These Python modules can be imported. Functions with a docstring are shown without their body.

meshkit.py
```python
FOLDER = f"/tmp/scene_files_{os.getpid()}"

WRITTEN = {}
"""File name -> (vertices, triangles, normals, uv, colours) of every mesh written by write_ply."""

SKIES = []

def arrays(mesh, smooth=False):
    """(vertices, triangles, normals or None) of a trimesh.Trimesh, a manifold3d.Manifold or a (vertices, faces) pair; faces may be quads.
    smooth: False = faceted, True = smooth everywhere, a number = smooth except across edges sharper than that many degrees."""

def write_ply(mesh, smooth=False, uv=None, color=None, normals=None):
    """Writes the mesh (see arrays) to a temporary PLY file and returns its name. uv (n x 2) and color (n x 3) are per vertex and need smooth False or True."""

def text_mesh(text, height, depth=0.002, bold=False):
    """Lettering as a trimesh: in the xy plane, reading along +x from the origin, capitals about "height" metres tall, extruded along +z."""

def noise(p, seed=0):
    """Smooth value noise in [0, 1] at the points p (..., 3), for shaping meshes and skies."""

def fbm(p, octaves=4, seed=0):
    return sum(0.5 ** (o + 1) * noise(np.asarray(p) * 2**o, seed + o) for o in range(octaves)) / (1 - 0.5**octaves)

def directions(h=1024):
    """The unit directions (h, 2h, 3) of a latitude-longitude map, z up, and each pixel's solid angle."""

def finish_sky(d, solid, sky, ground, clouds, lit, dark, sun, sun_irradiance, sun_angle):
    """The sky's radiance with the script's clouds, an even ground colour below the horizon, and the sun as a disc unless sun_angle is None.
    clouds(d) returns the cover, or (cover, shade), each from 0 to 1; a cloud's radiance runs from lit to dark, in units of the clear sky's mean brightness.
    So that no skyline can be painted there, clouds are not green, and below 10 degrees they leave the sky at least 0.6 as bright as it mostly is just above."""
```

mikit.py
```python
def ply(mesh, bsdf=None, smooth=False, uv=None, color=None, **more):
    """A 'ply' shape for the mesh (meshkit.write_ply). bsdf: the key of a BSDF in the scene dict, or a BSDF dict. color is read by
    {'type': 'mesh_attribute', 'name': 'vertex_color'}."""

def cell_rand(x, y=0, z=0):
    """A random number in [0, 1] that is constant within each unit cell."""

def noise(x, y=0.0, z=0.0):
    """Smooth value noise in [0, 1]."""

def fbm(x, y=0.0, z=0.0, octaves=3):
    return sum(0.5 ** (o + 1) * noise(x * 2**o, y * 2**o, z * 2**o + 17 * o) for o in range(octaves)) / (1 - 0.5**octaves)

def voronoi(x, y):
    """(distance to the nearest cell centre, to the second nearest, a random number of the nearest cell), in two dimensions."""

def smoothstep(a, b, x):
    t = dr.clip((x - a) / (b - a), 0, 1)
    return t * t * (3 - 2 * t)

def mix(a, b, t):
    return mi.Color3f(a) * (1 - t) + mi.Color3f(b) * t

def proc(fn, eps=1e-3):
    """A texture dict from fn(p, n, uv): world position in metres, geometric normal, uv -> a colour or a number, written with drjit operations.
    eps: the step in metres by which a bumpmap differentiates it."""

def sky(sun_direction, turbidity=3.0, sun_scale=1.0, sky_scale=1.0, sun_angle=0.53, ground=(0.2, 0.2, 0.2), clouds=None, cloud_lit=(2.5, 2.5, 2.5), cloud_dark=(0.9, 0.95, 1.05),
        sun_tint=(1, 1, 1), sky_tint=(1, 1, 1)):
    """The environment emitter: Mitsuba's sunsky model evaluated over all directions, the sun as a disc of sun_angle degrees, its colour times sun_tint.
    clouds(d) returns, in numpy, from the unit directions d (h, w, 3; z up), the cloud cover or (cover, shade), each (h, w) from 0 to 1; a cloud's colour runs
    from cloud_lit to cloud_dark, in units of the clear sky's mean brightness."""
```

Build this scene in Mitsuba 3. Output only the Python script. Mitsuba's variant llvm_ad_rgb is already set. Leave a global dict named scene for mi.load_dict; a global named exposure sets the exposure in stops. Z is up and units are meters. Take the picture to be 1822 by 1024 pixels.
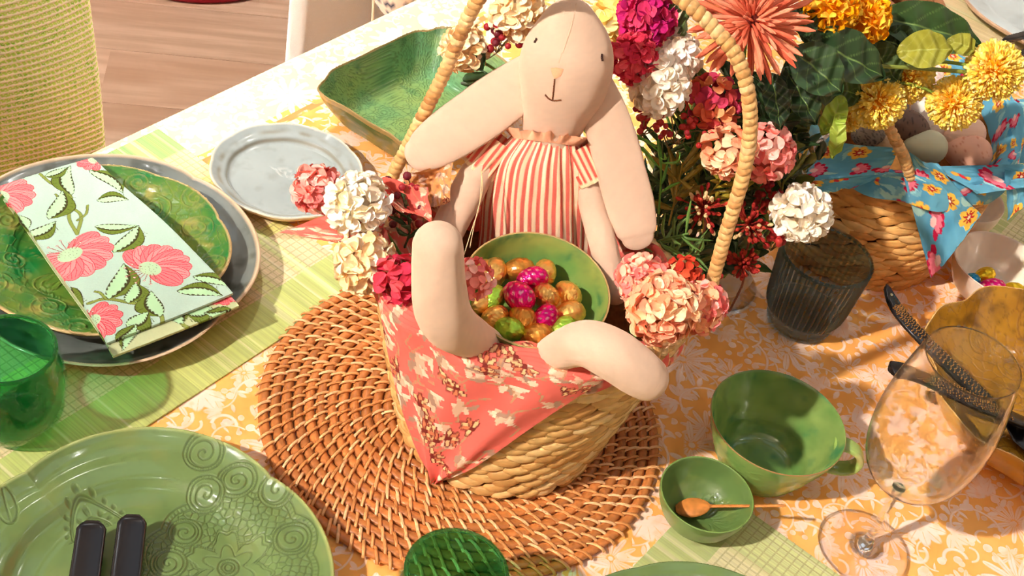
import math, random
import numpy as np, trimesh, shapely
import drjit as dr, mitsuba as mi
import mikit, meshkit
from mikit import proc, noise, fbm, voronoi, cell_rand, smoothstep, mix
from shapely.geometry import Polygon, Point, LineString
from shapely import affinity

scene, labels = {}, {}
PI = math.pi
# ------------------------------------------------------------------ camera, lights, exposure
scene['camera'] = dict(type='perspective', fov=41.8227, fov_axis='x', near_clip=0.05, far_clip=50,
    to_world=mi.ScalarTransform4f().look_at(origin=[0, 0, 0.9422], target=[0, 0.7427, 0.2725], up=[-0.2350, 0.6509, 0.7219]))
exposure = -0.32
def lamp_disk(pos, aim, radius, rgb):
    T = mi.ScalarTransform4f().look_at(origin=list(pos), target=list(aim), up=[0.1, 0.2, 1]).scale([radius, radius, 1])
    return dict(type='disk', to_world=T, emitter={'type': 'area', 'radiance': {'type': 'rgb', 'value': list(rgb)}}, bsdf={'type': 'diffuse', 'reflectance': {'type': 'rgb', 'value': [0, 0, 0]}})
KEY = 9900.0
scene['unseen_spotlight'] = lamp_disk((-4.25, -2.96, 5.1), (0.05, 0.95, 0), 0.11, (KEY, KEY * .92, KEY * .83))  # key lamp out of view, aimed to follow the cast shadows
scene['unseen_spotlight_001'] = dict(type='spot', to_world=mi.ScalarTransform4f().look_at(origin=[-0.95, 2.35, 2.4], target=[-0.20, 1.34, 0.0], up=[0, 0, 1]),
    intensity={'type': 'rgb', 'value': [22.0, 21.2, 20.0]}, cutoff_angle=10.0, beam_width=5.0)  # out of view, lights the far left part of the table
scene['unseen_spotlight_002'] = dict(type='spot', to_world=mi.ScalarTransform4f().look_at(origin=[0.6, 2.1, 2.3], target=[-0.58, 1.16, 0.08], up=[0, 0, 1]),
    intensity={'type': 'rgb', 'value': [13.0, 12.4, 11.4]}, cutoff_angle=8.0, beam_width=5.0)  # out of view, placed to light the throw on the chair back
labels['unseen_spotlight'] = dict(label='bright warm lamp, unseen, high behind the camera', category='lamp')
CEIL = [(-1.6, 0.9), (-0.5, 1.9), (0.7, 2.6), (0.9, 0.6), (-0.3, -0.5), (1.9, 1.7), (-1.4, 3.0), (0.2, 3.6)]
for i, (x, y) in enumerate(CEIL):
    k = 'unseen_track_lamp' + ('_%03d' % i if i else '')
    scene[k] = lamp_disk((x, y, 2.9), (0.1 + .1 * x, 1.0, 0), 0.02, (560, 540, 510))  # out of view, placed for small glints on glaze and foil
    labels[k] = dict(label='small round unseen track lamp, out of view above the table', category='lamp', group='unseen track lamps above the table')
FILL_PANEL = 0.85  # strength of the added overhead panels that give cool fill light
for i, (x, y) in enumerate([(x, y) for x in (-3, 0, 3) for y in (-1.5, 1.5, 4.5)]):
    k = 'fill_panel' + ('_%03d' % i if i else '')
    scene[k] = dict(type='rectangle', to_world=mi.ScalarTransform4f().translate([x, y, 5.38]).rotate([1, 0, 0], 180).scale([1.0, 1.0, 1]), emitter={'type': 'area', 'radiance': {'type': 'rgb', 'value': [FILL_PANEL * .94, FILL_PANEL, FILL_PANEL * 1.08]}},
        bsdf={'type': 'diffuse', 'reflectance': {'type': 'rgb', 'value': [0, 0, 0]}})
    labels[k] = dict(label='added square fill light panel under the ceiling', category='lamp', group='added fill light panels')

# ------------------------------------------------------------------ helpers
def S(*c):                                        # sRGB 0-255 -> linear
    c = np.array(c[0] if len(c) == 1 else c, float) / 255
    return np.where(c <= .04045, c / 12.92, ((c + .055) / 1.055) ** 2.4)
def L(*c): return [float(v) for v in S(*c)]
_n = {}
def num(name):
    k = _n.get(name, 0); _n[name] = k + 1
    return name if k == 0 else '%s_%03d' % (name, k)
def thing(name, label, cat, group=None, kind=None):
    key = num(name); labels[key] = dict(label=label, category=cat)
    if group: labels[key]['group'] = group
    if kind: labels[key]['kind'] = kind
    return key
def part(parent, name, d, M=None, label=None, kind=None):
    key = num(parent + '__' + name)
    scene[key] = d if M is None else {**d, 'to_world': T4(M)}
    if label or kind:
        labels[key] = {}
        if label: labels[key]['label'] = label
        if kind: labels[key]['kind'] = kind
    return key
def T4(M): return mi.ScalarTransform4f(np.asarray(M, float).tolist())
def V3(p): return np.asarray(p, float)
def nz(v): v = np.asarray(v, float); return v / max(np.linalg.norm(v), 1e-12)
def frame(o, z, y=None, s=1.0, roll=0.0):
    z = nz(z); y = V3(y if y is not None else ((0, 0, 1) if abs(z[2]) < .9 else (0, 1, 0)))
    x = nz(np.cross(y, z)); y = np.cross(z, x)
    c, sn = math.cos(roll), math.sin(roll); x, y = x * c + y * sn, -x * sn + y * c
    s = np.broadcast_to(np.asarray(s, float), 3)
    M = np.eye(4); M[:3, 0], M[:3, 1], M[:3, 2], M[:3, 3] = x * s[0], y * s[1], z * s[2], o
    return M
def trans(x, y, z, rz=0.0, s=1.0):
    M = np.eye(4); c, sn = math.cos(rz), math.sin(rz)
    M[:3, :3] = np.array([[c, -sn, 0], [sn, c, 0], [0, 0, 1]]) * s; M[:3, 3] = (x, y, z); return M
def quads(nu, nv, cu=False, cv=False):
    i, j = np.meshgrid(np.arange(nu if cu else nu - 1), np.arange(nv if cv else nv - 1), indexing='ij')
    i, j = i.ravel(), j.ravel(); i1, j1 = (i + 1) % nu, (j + 1) % nv
    return np.stack([i * nv + j, i1 * nv + j, i1 * nv + j1, i * nv + j1], 1)
def grid(nu, nv, fn, cu=False, cv=False):
    u = np.linspace(0, 1, nu + 1)[:-1] if cu else np.linspace(0, 1, nu); v = np.linspace(0, 1, nv + 1)[:-1] if cv else np.linspace(0, 1, nv)
    U, W = np.meshgrid(u, v, indexing='ij'); P = fn(U, W)
    return np.stack([np.broadcast_to(c, U.shape) for c in P], -1).reshape(-1, 3), quads(nu, nv, cu, cv), U.ravel(), W.ravel()
def catmull(pts, n):
    pts = np.asarray(pts, float); m = len(pts); ext = np.vstack([2 * pts[0] - pts[1], pts, 2 * pts[-1] - pts[-2]])
    t = np.linspace(0, m - 1 - 1e-9, n); k = t.astype(int); f = (t - k)[:, None]
    p0, p1, p2, p3 = ext[k], ext[k + 1], ext[k + 2], ext[k + 3]
    return .5 * (2 * p1 + (p2 - p0) * f + (2 * p0 - 5 * p1 + 4 * p2 - p3) * f ** 2 + (3 * p1 - p0 - 3 * p2 + p3) * f ** 3)
def sweep(pts, a, b=None, side=None, n=12, m=None, caps=True, power=1.0):
    """tube through pts with half widths a (along side) and b; rounded caps come from a, b going to 0"""
    P = np.asarray(pts, float); k = len(P)
    a = np.broadcast_to(np.asarray(a, float), k); b = a if b is None else np.broadcast_to(np.asarray(b, float), k)
    t = np.gradient(P, axis=0); t /= np.linalg.norm(t, axis=1, keepdims=True) + 1e-12
    if side is None:
        x = np.zeros_like(P); v = np.cross(t[0], (0, 0, 1) if abs(t[0][2]) < .9 else (1, 0, 0))
        for i in range(k):
            v = v - t[i] * (v @ t[i]); v /= np.linalg.norm(v) + 1e-12; x[i] = v
    else:
        x = np.broadcast_to(V3(side), P.shape); x = x - t * (x * t).sum(1, keepdims=True); x = x / (np.linalg.norm(x, axis=1, keepdims=True) + 1e-12)
    y = np.cross(t, x); th = np.arange(n) * 2 * PI / n
    c, s = np.cos(th), np.sin(th)
    if power != 1.0: c, s = np.sign(c) * abs(c) ** power, np.sign(s) * abs(s) ** power
    V = P[:, None] + x[:, None] * (a[:, None] * c)[..., None] + y[:, None] * (b[:, None] * s)[..., None]
    V = V.reshape(-1, 3); q = quads(k, n, False, True); F = np.vstack([q[:, [0, 1, 2]], q[:, [0, 2, 3]]])
    if caps:
        i = np.arange(n); j = (i + 1) % n; o = len(V)
        V = np.vstack([V, P[0], P[-1]]); e = (k - 1) * n
        F = np.vstack([F, np.stack([i * 0 + o, i, j], 1), np.stack([i * 0 + o + 1, e + j, e + i], 1)])
    F = F[:, ::-1]
    return V, F
def capped(pts, r, k=28, ends=(1, 1)):
    """resampled spine and radii with round ends; r at the control points"""
    n = k; P = catmull(pts, n); R = np.interp(np.linspace(0, 1, n), np.linspace(0, 1, len(r)), r)
    R = catmull(np.stack([np.asarray(r, float)] * 3, 1), n)[:, 0]
    m = 7; d0, d1 = nz(P[0] - P[1]), nz(P[-1] - P[-2]); ph = np.linspace(0, PI / 2, m + 1)[1:]
    A = [P[0] + d0 * R[0] * math.sin(p) * ends[0] for p in ph][::-1]; ra = [R[0] * max(math.cos(p), .03) for p in ph][::-1]
    B = [P[-1] + d1 * R[-1] * math.sin(p) * ends[1] for p in ph]; rb = [R[-1] * max(math.cos(p), .03) for p in ph]
    return np.vstack([A, P, B]), np.concatenate([ra, R, rb])
def cat(ms):
    V, F, o = [], [], 0
    for v, f in ms:
        f = np.asarray(f)
        if f.shape[1] == 4: f = np.vstack([f[:, [0, 1, 2]], f[:, [0, 2, 3]]])
        V.append(v); F.append(f + o); o += len(v)
    return np.vstack(V), np.vstack(F)
def lathe(prof, n=64, rfun=None, cx=0, cy=0):
    """prof: (r, z) rows from the inside/top to the outside/bottom; rfun(theta, k) scales the radius"""
    prof = np.asarray(prof, float); th = np.arange(n) * 2 * PI / n; k = len(prof)
    R = np.repeat(prof[:, :1], n, 1)
    if rfun is not None: R = R * rfun(th[None, :], np.arange(k)[:, None])
    V = np.stack([cx + R * np.cos(th), cy + R * np.sin(th), np.repeat(prof[:, 1:2], n, 1)], -1).reshape(-1, 3)
    return V, quads(k, n, False, True)[:, ::-1]
def orient(m):
    v, f = m; f = np.asarray(f); f = np.vstack([f[:, [0, 1, 2]], f[:, [0, 2, 3]]]) if f.shape[1] == 4 else f
    return (v, f if np.einsum('ij,ij->i', v[f[:, 0]], np.cross(v[f[:, 1]], v[f[:, 2]])).sum() > 0 else f[:, ::-1])
def spl(pts, n):
    p = np.asarray(pts, float); p3 = np.hstack([p, np.zeros((len(p), 3 - p.shape[1]))]); return catmull(p3, n)[:, :p.shape[1]]
def rbox(x0, x1, y0, y1, z0, z1, b=.004):
    import manifold3d as m3
    hs = []
    pts = [(x, y, z) for x in (x0 + b, x1 - b) for y in (y0 + b, y1 - b) for z in (z0 + b, z1 - b)]
    m = m3.Manifold.batch_hull([m3.Manifold.sphere(b, 8).translate(p) for p in pts]); me = m.to_mesh()
    return np.array(me.vert_properties[:, :3]), np.array(me.tri_verts)
def ico(sub=2):
    m = trimesh.creation.icosphere(sub); return np.array(m.vertices), np.array(m.faces)
def nfb(P, f, o=3, seed=0): return meshkit.fbm(np.asarray(P) * f, o, seed) - .5
def col(n, c): return np.tile(np.asarray(c, float), (n, 1))
def fan(a, b, t): return a * (1 - t[:, None]) + b * t[:, None]

class Print:
    """shapes of a cloth print in the cloth's own metres, later ones over earlier ones"""
    def __init__(self): self.items = []
    def add(self, g, c): self.items.append((g, S(c)))
    def paint(self, X, Y, base, period=None):
        C = np.array(base, float) if np.ndim(base) == 2 else col(len(X), base)
        for g, c in self.items:
            if g.is_empty: continue
            x, y = X, Y; x0, y0, x1, y1 = g.bounds
            if period: x, y = (X - x0) % period[0] + x0, (Y - y0) % period[1] + y0
            near = np.nonzero((x >= x0) & (x <= x1) & (y >= y0) & (y <= y1))[0]
            if len(near):
                shapely.prepare(g); C[near[shapely.contains_xy(g, x[near], y[near])]] = c
        return C
def ell(x, y, a, b, rot=0, n=28): return affinity.translate(affinity.rotate(affinity.scale(Point(0, 0).buffer(1, n // 4), a, b), rot, origin=(0, 0)), x, y)
def leafpoly(x, y, Ln, W, rot, bend=0.0, teeth=0, n=24):
    t = np.linspace(0, 1, n); w = W * np.sin(PI * t ** .8) ** .9
    if teeth: w = w * (1 + .35 * ((t * teeth) % 1 - .5))
    cx, cy = Ln * t, bend * Ln * np.sin(PI * t); p = np.vstack([np.stack([cx, cy + w], 1), np.stack([cx, cy - w], 1)[::-1]])
    return affinity.translate(affinity.rotate(Polygon(p).buffer(0), rot, origin=(0, 0)), x, y)
def halfleaf(x, y, Ln, W, rot, bend, side, lo, hi, teeth=8, n=60):
    t = np.linspace(0, 1, n); w = W * np.sin(PI * t ** .8) ** .9; j = 1 + .0 * t
    saw = .22 * W * (((t * teeth) % 1) - .2) * (t > .06) * (t < .94); cx, cy = Ln * t, bend * Ln * np.sin(PI * t)
    a, b = side * (w * hi + (saw if hi < 1 else 0)), side * (w * lo + (saw if lo > 0 else 0))
    p = np.vstack([np.stack([cx, cy + a], 1), np.stack([cx, cy + b], 1)[::-1]])
    return affinity.translate(affinity.rotate(Polygon(p).buffer(0), rot, origin=(0, 0)), x, y)

# ------------------------------------------------------------------ materials
def vc(): return {'type': 'mesh_attribute', 'name': 'vertex_color'}
def rgb(*c): return {'type': 'rgb', 'value': L(*c)}
def two(b): return {'type': 'twosided', 'bsdf': b}
B = scene
B['matte'] = two({'type': 'diffuse', 'reflectance': vc()})
B['satin'] = two({'type': 'principled', 'base_color': vc(), 'roughness': .45, 'specular': .4})
B['cloth'] = two({'type': 'principled', 'base_color': vc(), 'roughness': .9, 'specular': .15, 'sheen': .25})
B['leaf'] = two({'type': 'principled', 'base_color': vc(), 'roughness': .38, 'specular': .45})
B['glaze'] = two({'type': 'principled', 'base_color': vc(), 'roughness': .10, 'specular': .60, 'clearcoat': .5, 'clearcoat_gloss': .98})
B['foil'] = two({'type': 'principled', 'base_color': vc(), 'roughness': .24, 'metallic': .85, 'specular': .6})
B['wood'] = two({'type': 'principled', 'base_color': vc(), 'roughness': .5, 'specular': .3})
B['cane'] = two({'type': 'principled', 'base_color': vc(), 'roughness': .36, 'specular': .45})
B['straw'] = two({'type': 'principled', 'base_color': vc(), 'roughness': .5, 'specular': .35})
B['black_horn'] = two({'type': 'principled', 'base_color': rgb(14, 13, 16), 'roughness': .18, 'specular': .6})
B['lens'] = {'type': 'dielectric', 'int_ior': 1.5}
B['clear_sheet'] = {'type': 'thindielectric', 'int_ior': 1.5}
def tint(t, r=1.0): return {'type': 'thindielectric', 'int_ior': 1.5, 'specular_transmittance': {'type': 'rgb', 'value': list(t)}}
B['green_sheet'] = tint((.28, .68, .46))
B['smoke_sheet'] = tint((.55, .60, .58))

def piece_col(amp, freq):                        # the colour of a one-coloured piece, carried by its uv, with a fine mottle
    def f(p, n, uv):
        r = dr.floor(uv.x + 1e-4) / 255.0; g = uv.x - dr.floor(uv.x + 1e-4); k = 1 + amp * (noise(p.x * freq, p.y * freq, p.z * freq) - .5)
        return mi.Color3f(r, g, uv.y) * k
    return proc(f)
for nm_, amp, fq in (('matte', .16, 500.0), ('satin', .12, 500.0), ('cloth', .12, 1300.0), ('leaf', .3, 260.0), ('wood', .3, 300.0), ('cane', .45, 330.0), ('straw', .30, 220.0), ('foil', .4, 500.0), ('glaze', .1, 200.0)):
    b_ = dict(B[nm_]['bsdf']); b_['reflectance' if b_['type'] == 'diffuse' else 'base_color'] = piece_col(amp, fq); B[nm_ + '_piece'] = two(b_)
def shape(m, bsdf, color=None, smooth=True):
    v, f = m
    if color is None: return mikit.ply((v, f), bsdf, smooth=smooth)
    if np.ndim(color) == 1:
        c = np.clip(S(color), 0, .996); w = smooth
        if smooth not in (True, False):                # a smoothing angle splits vertices first
            me = trimesh.graph.smooth_shade(trimesh.Trimesh(*[v, f if np.shape(f)[1] == 3 else np.vstack([f[:, [0, 1, 2]], f[:, [0, 2, 3]]])], process=False), angle=np.radians(smooth), facet_minarea=None); v, f, w = np.array(me.vertices), np.array(me.faces), True
        return mikit.ply((v, f), bsdf + '_piece', smooth=w, uv=np.tile([round(float(c[0]) * 255) + float(c[1]) * .998, float(c[2])], (len(v), 1)))
    return mikit.ply((v, f), bsdf, smooth=smooth, color=color)

# ------------------------------------------------------------------ table frame: U along the far edge, V across into the table
E0 = np.array([-.462, 1.1065]); TA = math.radians(60.5)
UD, VD = np.array([math.cos(TA), math.sin(TA)]), np.array([math.sin(TA), -math.cos(TA)])
def tb(u, v, z=0.0): q = E0 + UD * u + VD * v; return np.array([q[0], q[1], z])
def tbN(u, v, z): return np.stack([E0[0] + UD[0] * u + VD[0] * v, E0[1] + UD[1] * u + VD[1] * v, z + 0 * u], -1)
TM = np.eye(4); TM[:3, 0] = (*UD, 0); TM[:3, 1] = (*VD, 0); TM[:3, 2] = (0, 0, -1); TM[:3, 3] = (*E0, 0)   # u, v, down
def uvp(p): return (p.x - float(E0[0])) * float(UD[0]) + (p.y - float(E0[1])) * float(UD[1]), (p.x - float(E0[0])) * float(VD[0]) + (p.y - float(E0[1])) * float(VD[1])

# ------------------------------------------------------------------ floor of wooden planks
def floor_col(p, n, uv):
    a = math.radians(14.0); x = p.x * math.cos(a) + p.y * math.sin(a); y = -p.x * math.sin(a) + p.y * math.cos(a)
    row = dr.floor(y / .19); r = cell_rand(row, dr.floor((x + row * .53) / 1.5), 3)
    g = fbm(x * 5 + r * 40, y * 60, r * 9, 4); b = fbm(x * 2.2 + r * 17, y * 9, 4.0, 3)
    c = mix(L(180, 148, 122), L(200, 170, 146), smoothstep(.25, .75, g))
    c = mix(c, L(168, 130, 104), smoothstep(.5, .85, b) * .6)
    return c * (.9 + .2 * r)
B['plank_wood'] = {'type': 'principled', 'base_color': proc(floor_col), 'roughness': .45, 'specular': .35}
B['underlay'] = {'type': 'diffuse', 'reflectance': rgb(90, 70, 58)}
FZ = -.745
scene['floor'] = mikit.ply(rbox(-6, 6, -4, 9, FZ - .05, FZ - .003, .002), 'underlay'); labels['floor'] = dict(label='pale wooden plank floor', kind='structure')
B['wall_paint'] = {'type': 'diffuse', 'reflectance': rgb(226, 216, 204)}
for k, bx in dict(ceiling=(-6, 6, -4, 9, 5.4, 5.46), wall_back=(-6, 6, 9, 9.06, FZ, 5.4), wall_front=(-6, 6, -4.06, -4, FZ, 5.4), wall_left=(-6.06, -6, -4, 9, FZ, 5.4), wall_right=(6, 6.06, -4, 9, FZ, 5.4)).items():
    scene[k] = mikit.ply(rbox(*bx, .002), 'wall_paint'); labels[k] = dict(label='plain painted shop ' + k.split('_')[0], kind='structure')
pl = mikit.ply(rbox(0, 1.498, 0, .1885, -.012, 0, .0012), 'plank_wood', smooth=30)
ca, sa = math.cos(math.radians(14)), math.sin(math.radians(14))
for r in range(-3, 26):
    for k in range(-3, 3):
        x, y = (k - .53 * r % 1) * 1.5, r * .19
        wx, wy = x * ca - y * sa, x * sa + y * ca
        if -3.2 < wx + .7 * ca < 1.5 and -.9 < wy < 4.4: part('floor', 'plank', pl, trans(wx, wy, FZ, math.radians(14)))

# ------------------------------------------------------------------ table, cloth, place mats
U0, U1, V0, V1 = -.62, 2.05, 0.0, 1.2
t = thing('table', 'long dining table under the orange printed cloth', 'table')
part(t, 'top', shape(rbox(U0 + .004, U1 - .004, V0 + .004, V1 - .004, .0035, .034, .003), 'wood', (190, 160, 125), 30), TM)
for (u, v) in ((U0 + .08, .08), (U1 - .08, .08), (U0 + .08, V1 - .08), (U1 - .08, V1 - .08)):
    part(t, 'leg', shape(rbox(u - .03, u + .03, v - .03, v + .03, .034, -FZ, .004), 'wood', (190, 160, 125), 30), TM)

def block_print(p, n, uv):
    """floral block print in ivory on marigold, repeating every .21 m, a stripe border along the edge"""
    u, v = uvp(p); wob = noise(u * 45, v * 45, 3.0); u = u + (wob - .5) * .0022; v = v + (noise(u * 50, v * 50, 9.0) - .5) * .0022
    m = dr.maximum(motifs(u / .19, v / .19), .82 * motifs((u * .62 - v * .78) / .137 + .37, (u * .78 + v * .62) / .137 + .21))
    wear = smoothstep(.2, .5, fbm(u * 120, v * 120, 1.0, 2))
    ground = mix(L(240, 166, 80), L(248, 186, 106), fbm(u * 30, v * 30, 5.0, 2))
    c = mix(ground, L(250, 222, 206), m * (.62 + .30 * wear))
    st = (1 - smoothstep(.004, .0055, dr.abs(v - .078))) * (.35 + .65 * smoothstep(.3, .55, noise(u * 90, v * 160, 2.0)))
    c = mix(c, L(236, 140, 80), dr.select(v < .2, st, 0.0))
    edge = dr.select(v < .066, 1.0, 0.0) * .45
    return mix(c, L(252, 232, 212), edge)
def motifs(x, y):
    m = mi.Float(0); e = .0045
    def loc(cx, cy, rot=0.0):
        dx, dy = x - cx, y - cy; dx, dy = dx - dr.round(dx), dy - dr.round(dy)
        c, s = math.cos(rot), math.sin(rot); return dx * c + dy * s, dy * c - dx * s
    def ed(d): return 1 - smoothstep(-e, e, d)
    def ellipse(dx, dy, a, b): return (dr.sqrt(dr.square(dx / a) + dr.square(dy / b)) - 1) * min(a, b)
    def fanf(cx, cy, R, r0, k, rot, half=False):
        dx, dy = loc(cx, cy, rot); r = dr.sqrt(dx * dx + dy * dy + 1e-9); a = dr.atan2(dy, dx); st = 2 * PI / k
        w = a / st; f = (w - dr.round(w)) * st * r; s = dr.clip((r - r0) / (R - r0), 0, 1)
        pet = dr.abs(f) - .42 * st * R * dr.sqrt(s) * dr.sqrt(1 - s * s + 1e-4) * .75
        q = ed(dr.maximum(pet, dr.maximum(r - R, r0 - r)))
        vein = smoothstep(.001, .004, dr.abs(f)) * .45 + .55
        q = q * vein
        if half: q = q * smoothstep(-.01, .01, dx + .25 * R)
        return dr.maximum(q, ed(r - r0 * .6))
    def blossom(cx, cy, s, rot, k):
        dx, dy = loc(cx, cy, rot); q = mi.Float(0)
        for i in range(k):
            a = (i - (k - 1) / 2) * .62; c, sn = math.cos(a), math.sin(a)
            px, py = dx * c + dy * sn - s * .55, dy * c - dx * sn
            b = ed(ellipse(px, py, s * .55, s * .27)); b = b * (smoothstep(.0012, .004, dr.abs(py)) * .5 + .5)
            q = dr.maximum(q, b)
        return q
    def ring(cx, cy, R, w, a0, a1):
        dx, dy = loc(cx, cy, a0); r = dr.sqrt(dx * dx + dy * dy + 1e-9); a = dr.atan2(dy, dx)
        return ed(dr.abs(r - R) - w) * dr.select((a > 0) & (a < a1), 1.0, 0.0), dx, dy, r, a
    def sprig(cx, cy, R, a0, a1, k, ln):
        q, dx, dy, r, a = ring(cx, cy, R, .006, a0, a1)
        w = a / (a1 / k); f = (w - dr.floor(w) - .5) * (a1 / k) * R; sgn = dr.select(dr.floor(w) - 2 * dr.floor(dr.floor(w) / 2) > .5, 1.0, -1.0)
        rr = (r - R) * sgn; lf = ellipse(rr - ln * .75, f - rr * .35, ln * .62, ln * .27)
        return dr.maximum(q, ed(lf) * dr.select((a > 0) & (a < a1), 1.0, 0.0))
    for q in (fanf(.2, .25, .19, .028, 13, .3), fanf(.72, .62, .16, .03, 11, 1.0, True), fanf(.93, .08, .10, .02, 9, .1),
              blossom(.52, .16, .115, .6, 4), blossom(.16, .72, .12, 2.4, 5), blossom(.6, .9, .10, -1.2, 4), blossom(.9, .4, .085, 3.6, 3),
              sprig(.45, .45, .17, .2, 3.6, 10, .055), sprig(.0, .52, .13, 3.4, 3.0, 8, .05), sprig(.78, .88, .15, 1.2, 3.2, 9, .05),
              sprig(.35, .95, .13, 4.0, 3.4, 8, .045), sprig(.62, .36, .12, 5.2, 3.0, 8, .045)): m = dr.maximum(m, q)
    for (cx, cy, R, a0, a1) in ((.36, .62, .07, .5, 4.6), (.82, .26, .06, 2.2, 4.8), (.1, .95, .06, 4.0, 4.6), (.5, .72, .05, 1.0, 5.0), (.98, .78, .06, 0.3, 4.4)):
        m = dr.maximum(m, ring(cx, cy, R, .0085, a0, a1)[0])
    gx, gy = x * 11, y * 11; d1, d2, cr = voronoi(gx, gy); m = dr.maximum(m, ed(d1 - .16 - .12 * cr) * dr.select(cr > .62, .9, 0.0))
    return m
B['marigold_cloth'] = two({'type': 'principled', 'base_color': proc(block_print), 'roughness': .85, 'specular': .25, 'sheen': .3})
def cloth_sheet():
    us = np.concatenate([[U0 - .012] * 6, np.linspace(U0 - .008, U1 + .008, 150), [U1 + .012] * 6]); vs = np.concatenate([[V0 - .012] * 6, np.linspace(V0 - .006, V1 + .006, 90), [V1 + .012] * 6])
    du = np.concatenate([[.24, .19, .14, .08, .035, .012], np.zeros(150), [.012, .035, .08, .14, .19, .24]]); dv = np.concatenate([[.24, .19, .14, .08, .035, .012], np.zeros(90), [.012, .035, .08, .14, .19, .24]])
    Ug, Vg = np.meshgrid(us, vs, indexing='ij'); Dg = np.maximum(du[:, None], dv[None]); fl = np.minimum(Dg / .24, 1)
    wv = .012 * fl * np.sin(Ug * 22) ; wu = .012 * fl * np.sin(Vg * 22)
    Ug = Ug + np.where(du[:, None] > 0, np.sign(Ug - .7) * (wu + .02 * fl), 0); Vg = Vg + np.where(dv[None] > 0, np.sign(Vg - .6) * (wv + .02 * fl), 0)
    z = -Dg + .0004 * (meshkit.fbm(np.stack([Ug * 9, Vg * 9, Ug * 0], -1), 3, 4) - .5)
    V = tbN(Ug.ravel(), Vg.ravel(), z.ravel()); return V, quads(len(us), len(vs))[:, ::-1]
t = thing('tablecloth', 'marigold orange tablecloth block printed with pale flowers, under everything on the table', 'tablecloth')
scene[t] = mikit.ply(cloth_sheet(), 'marigold_cloth', smooth=True)

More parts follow.
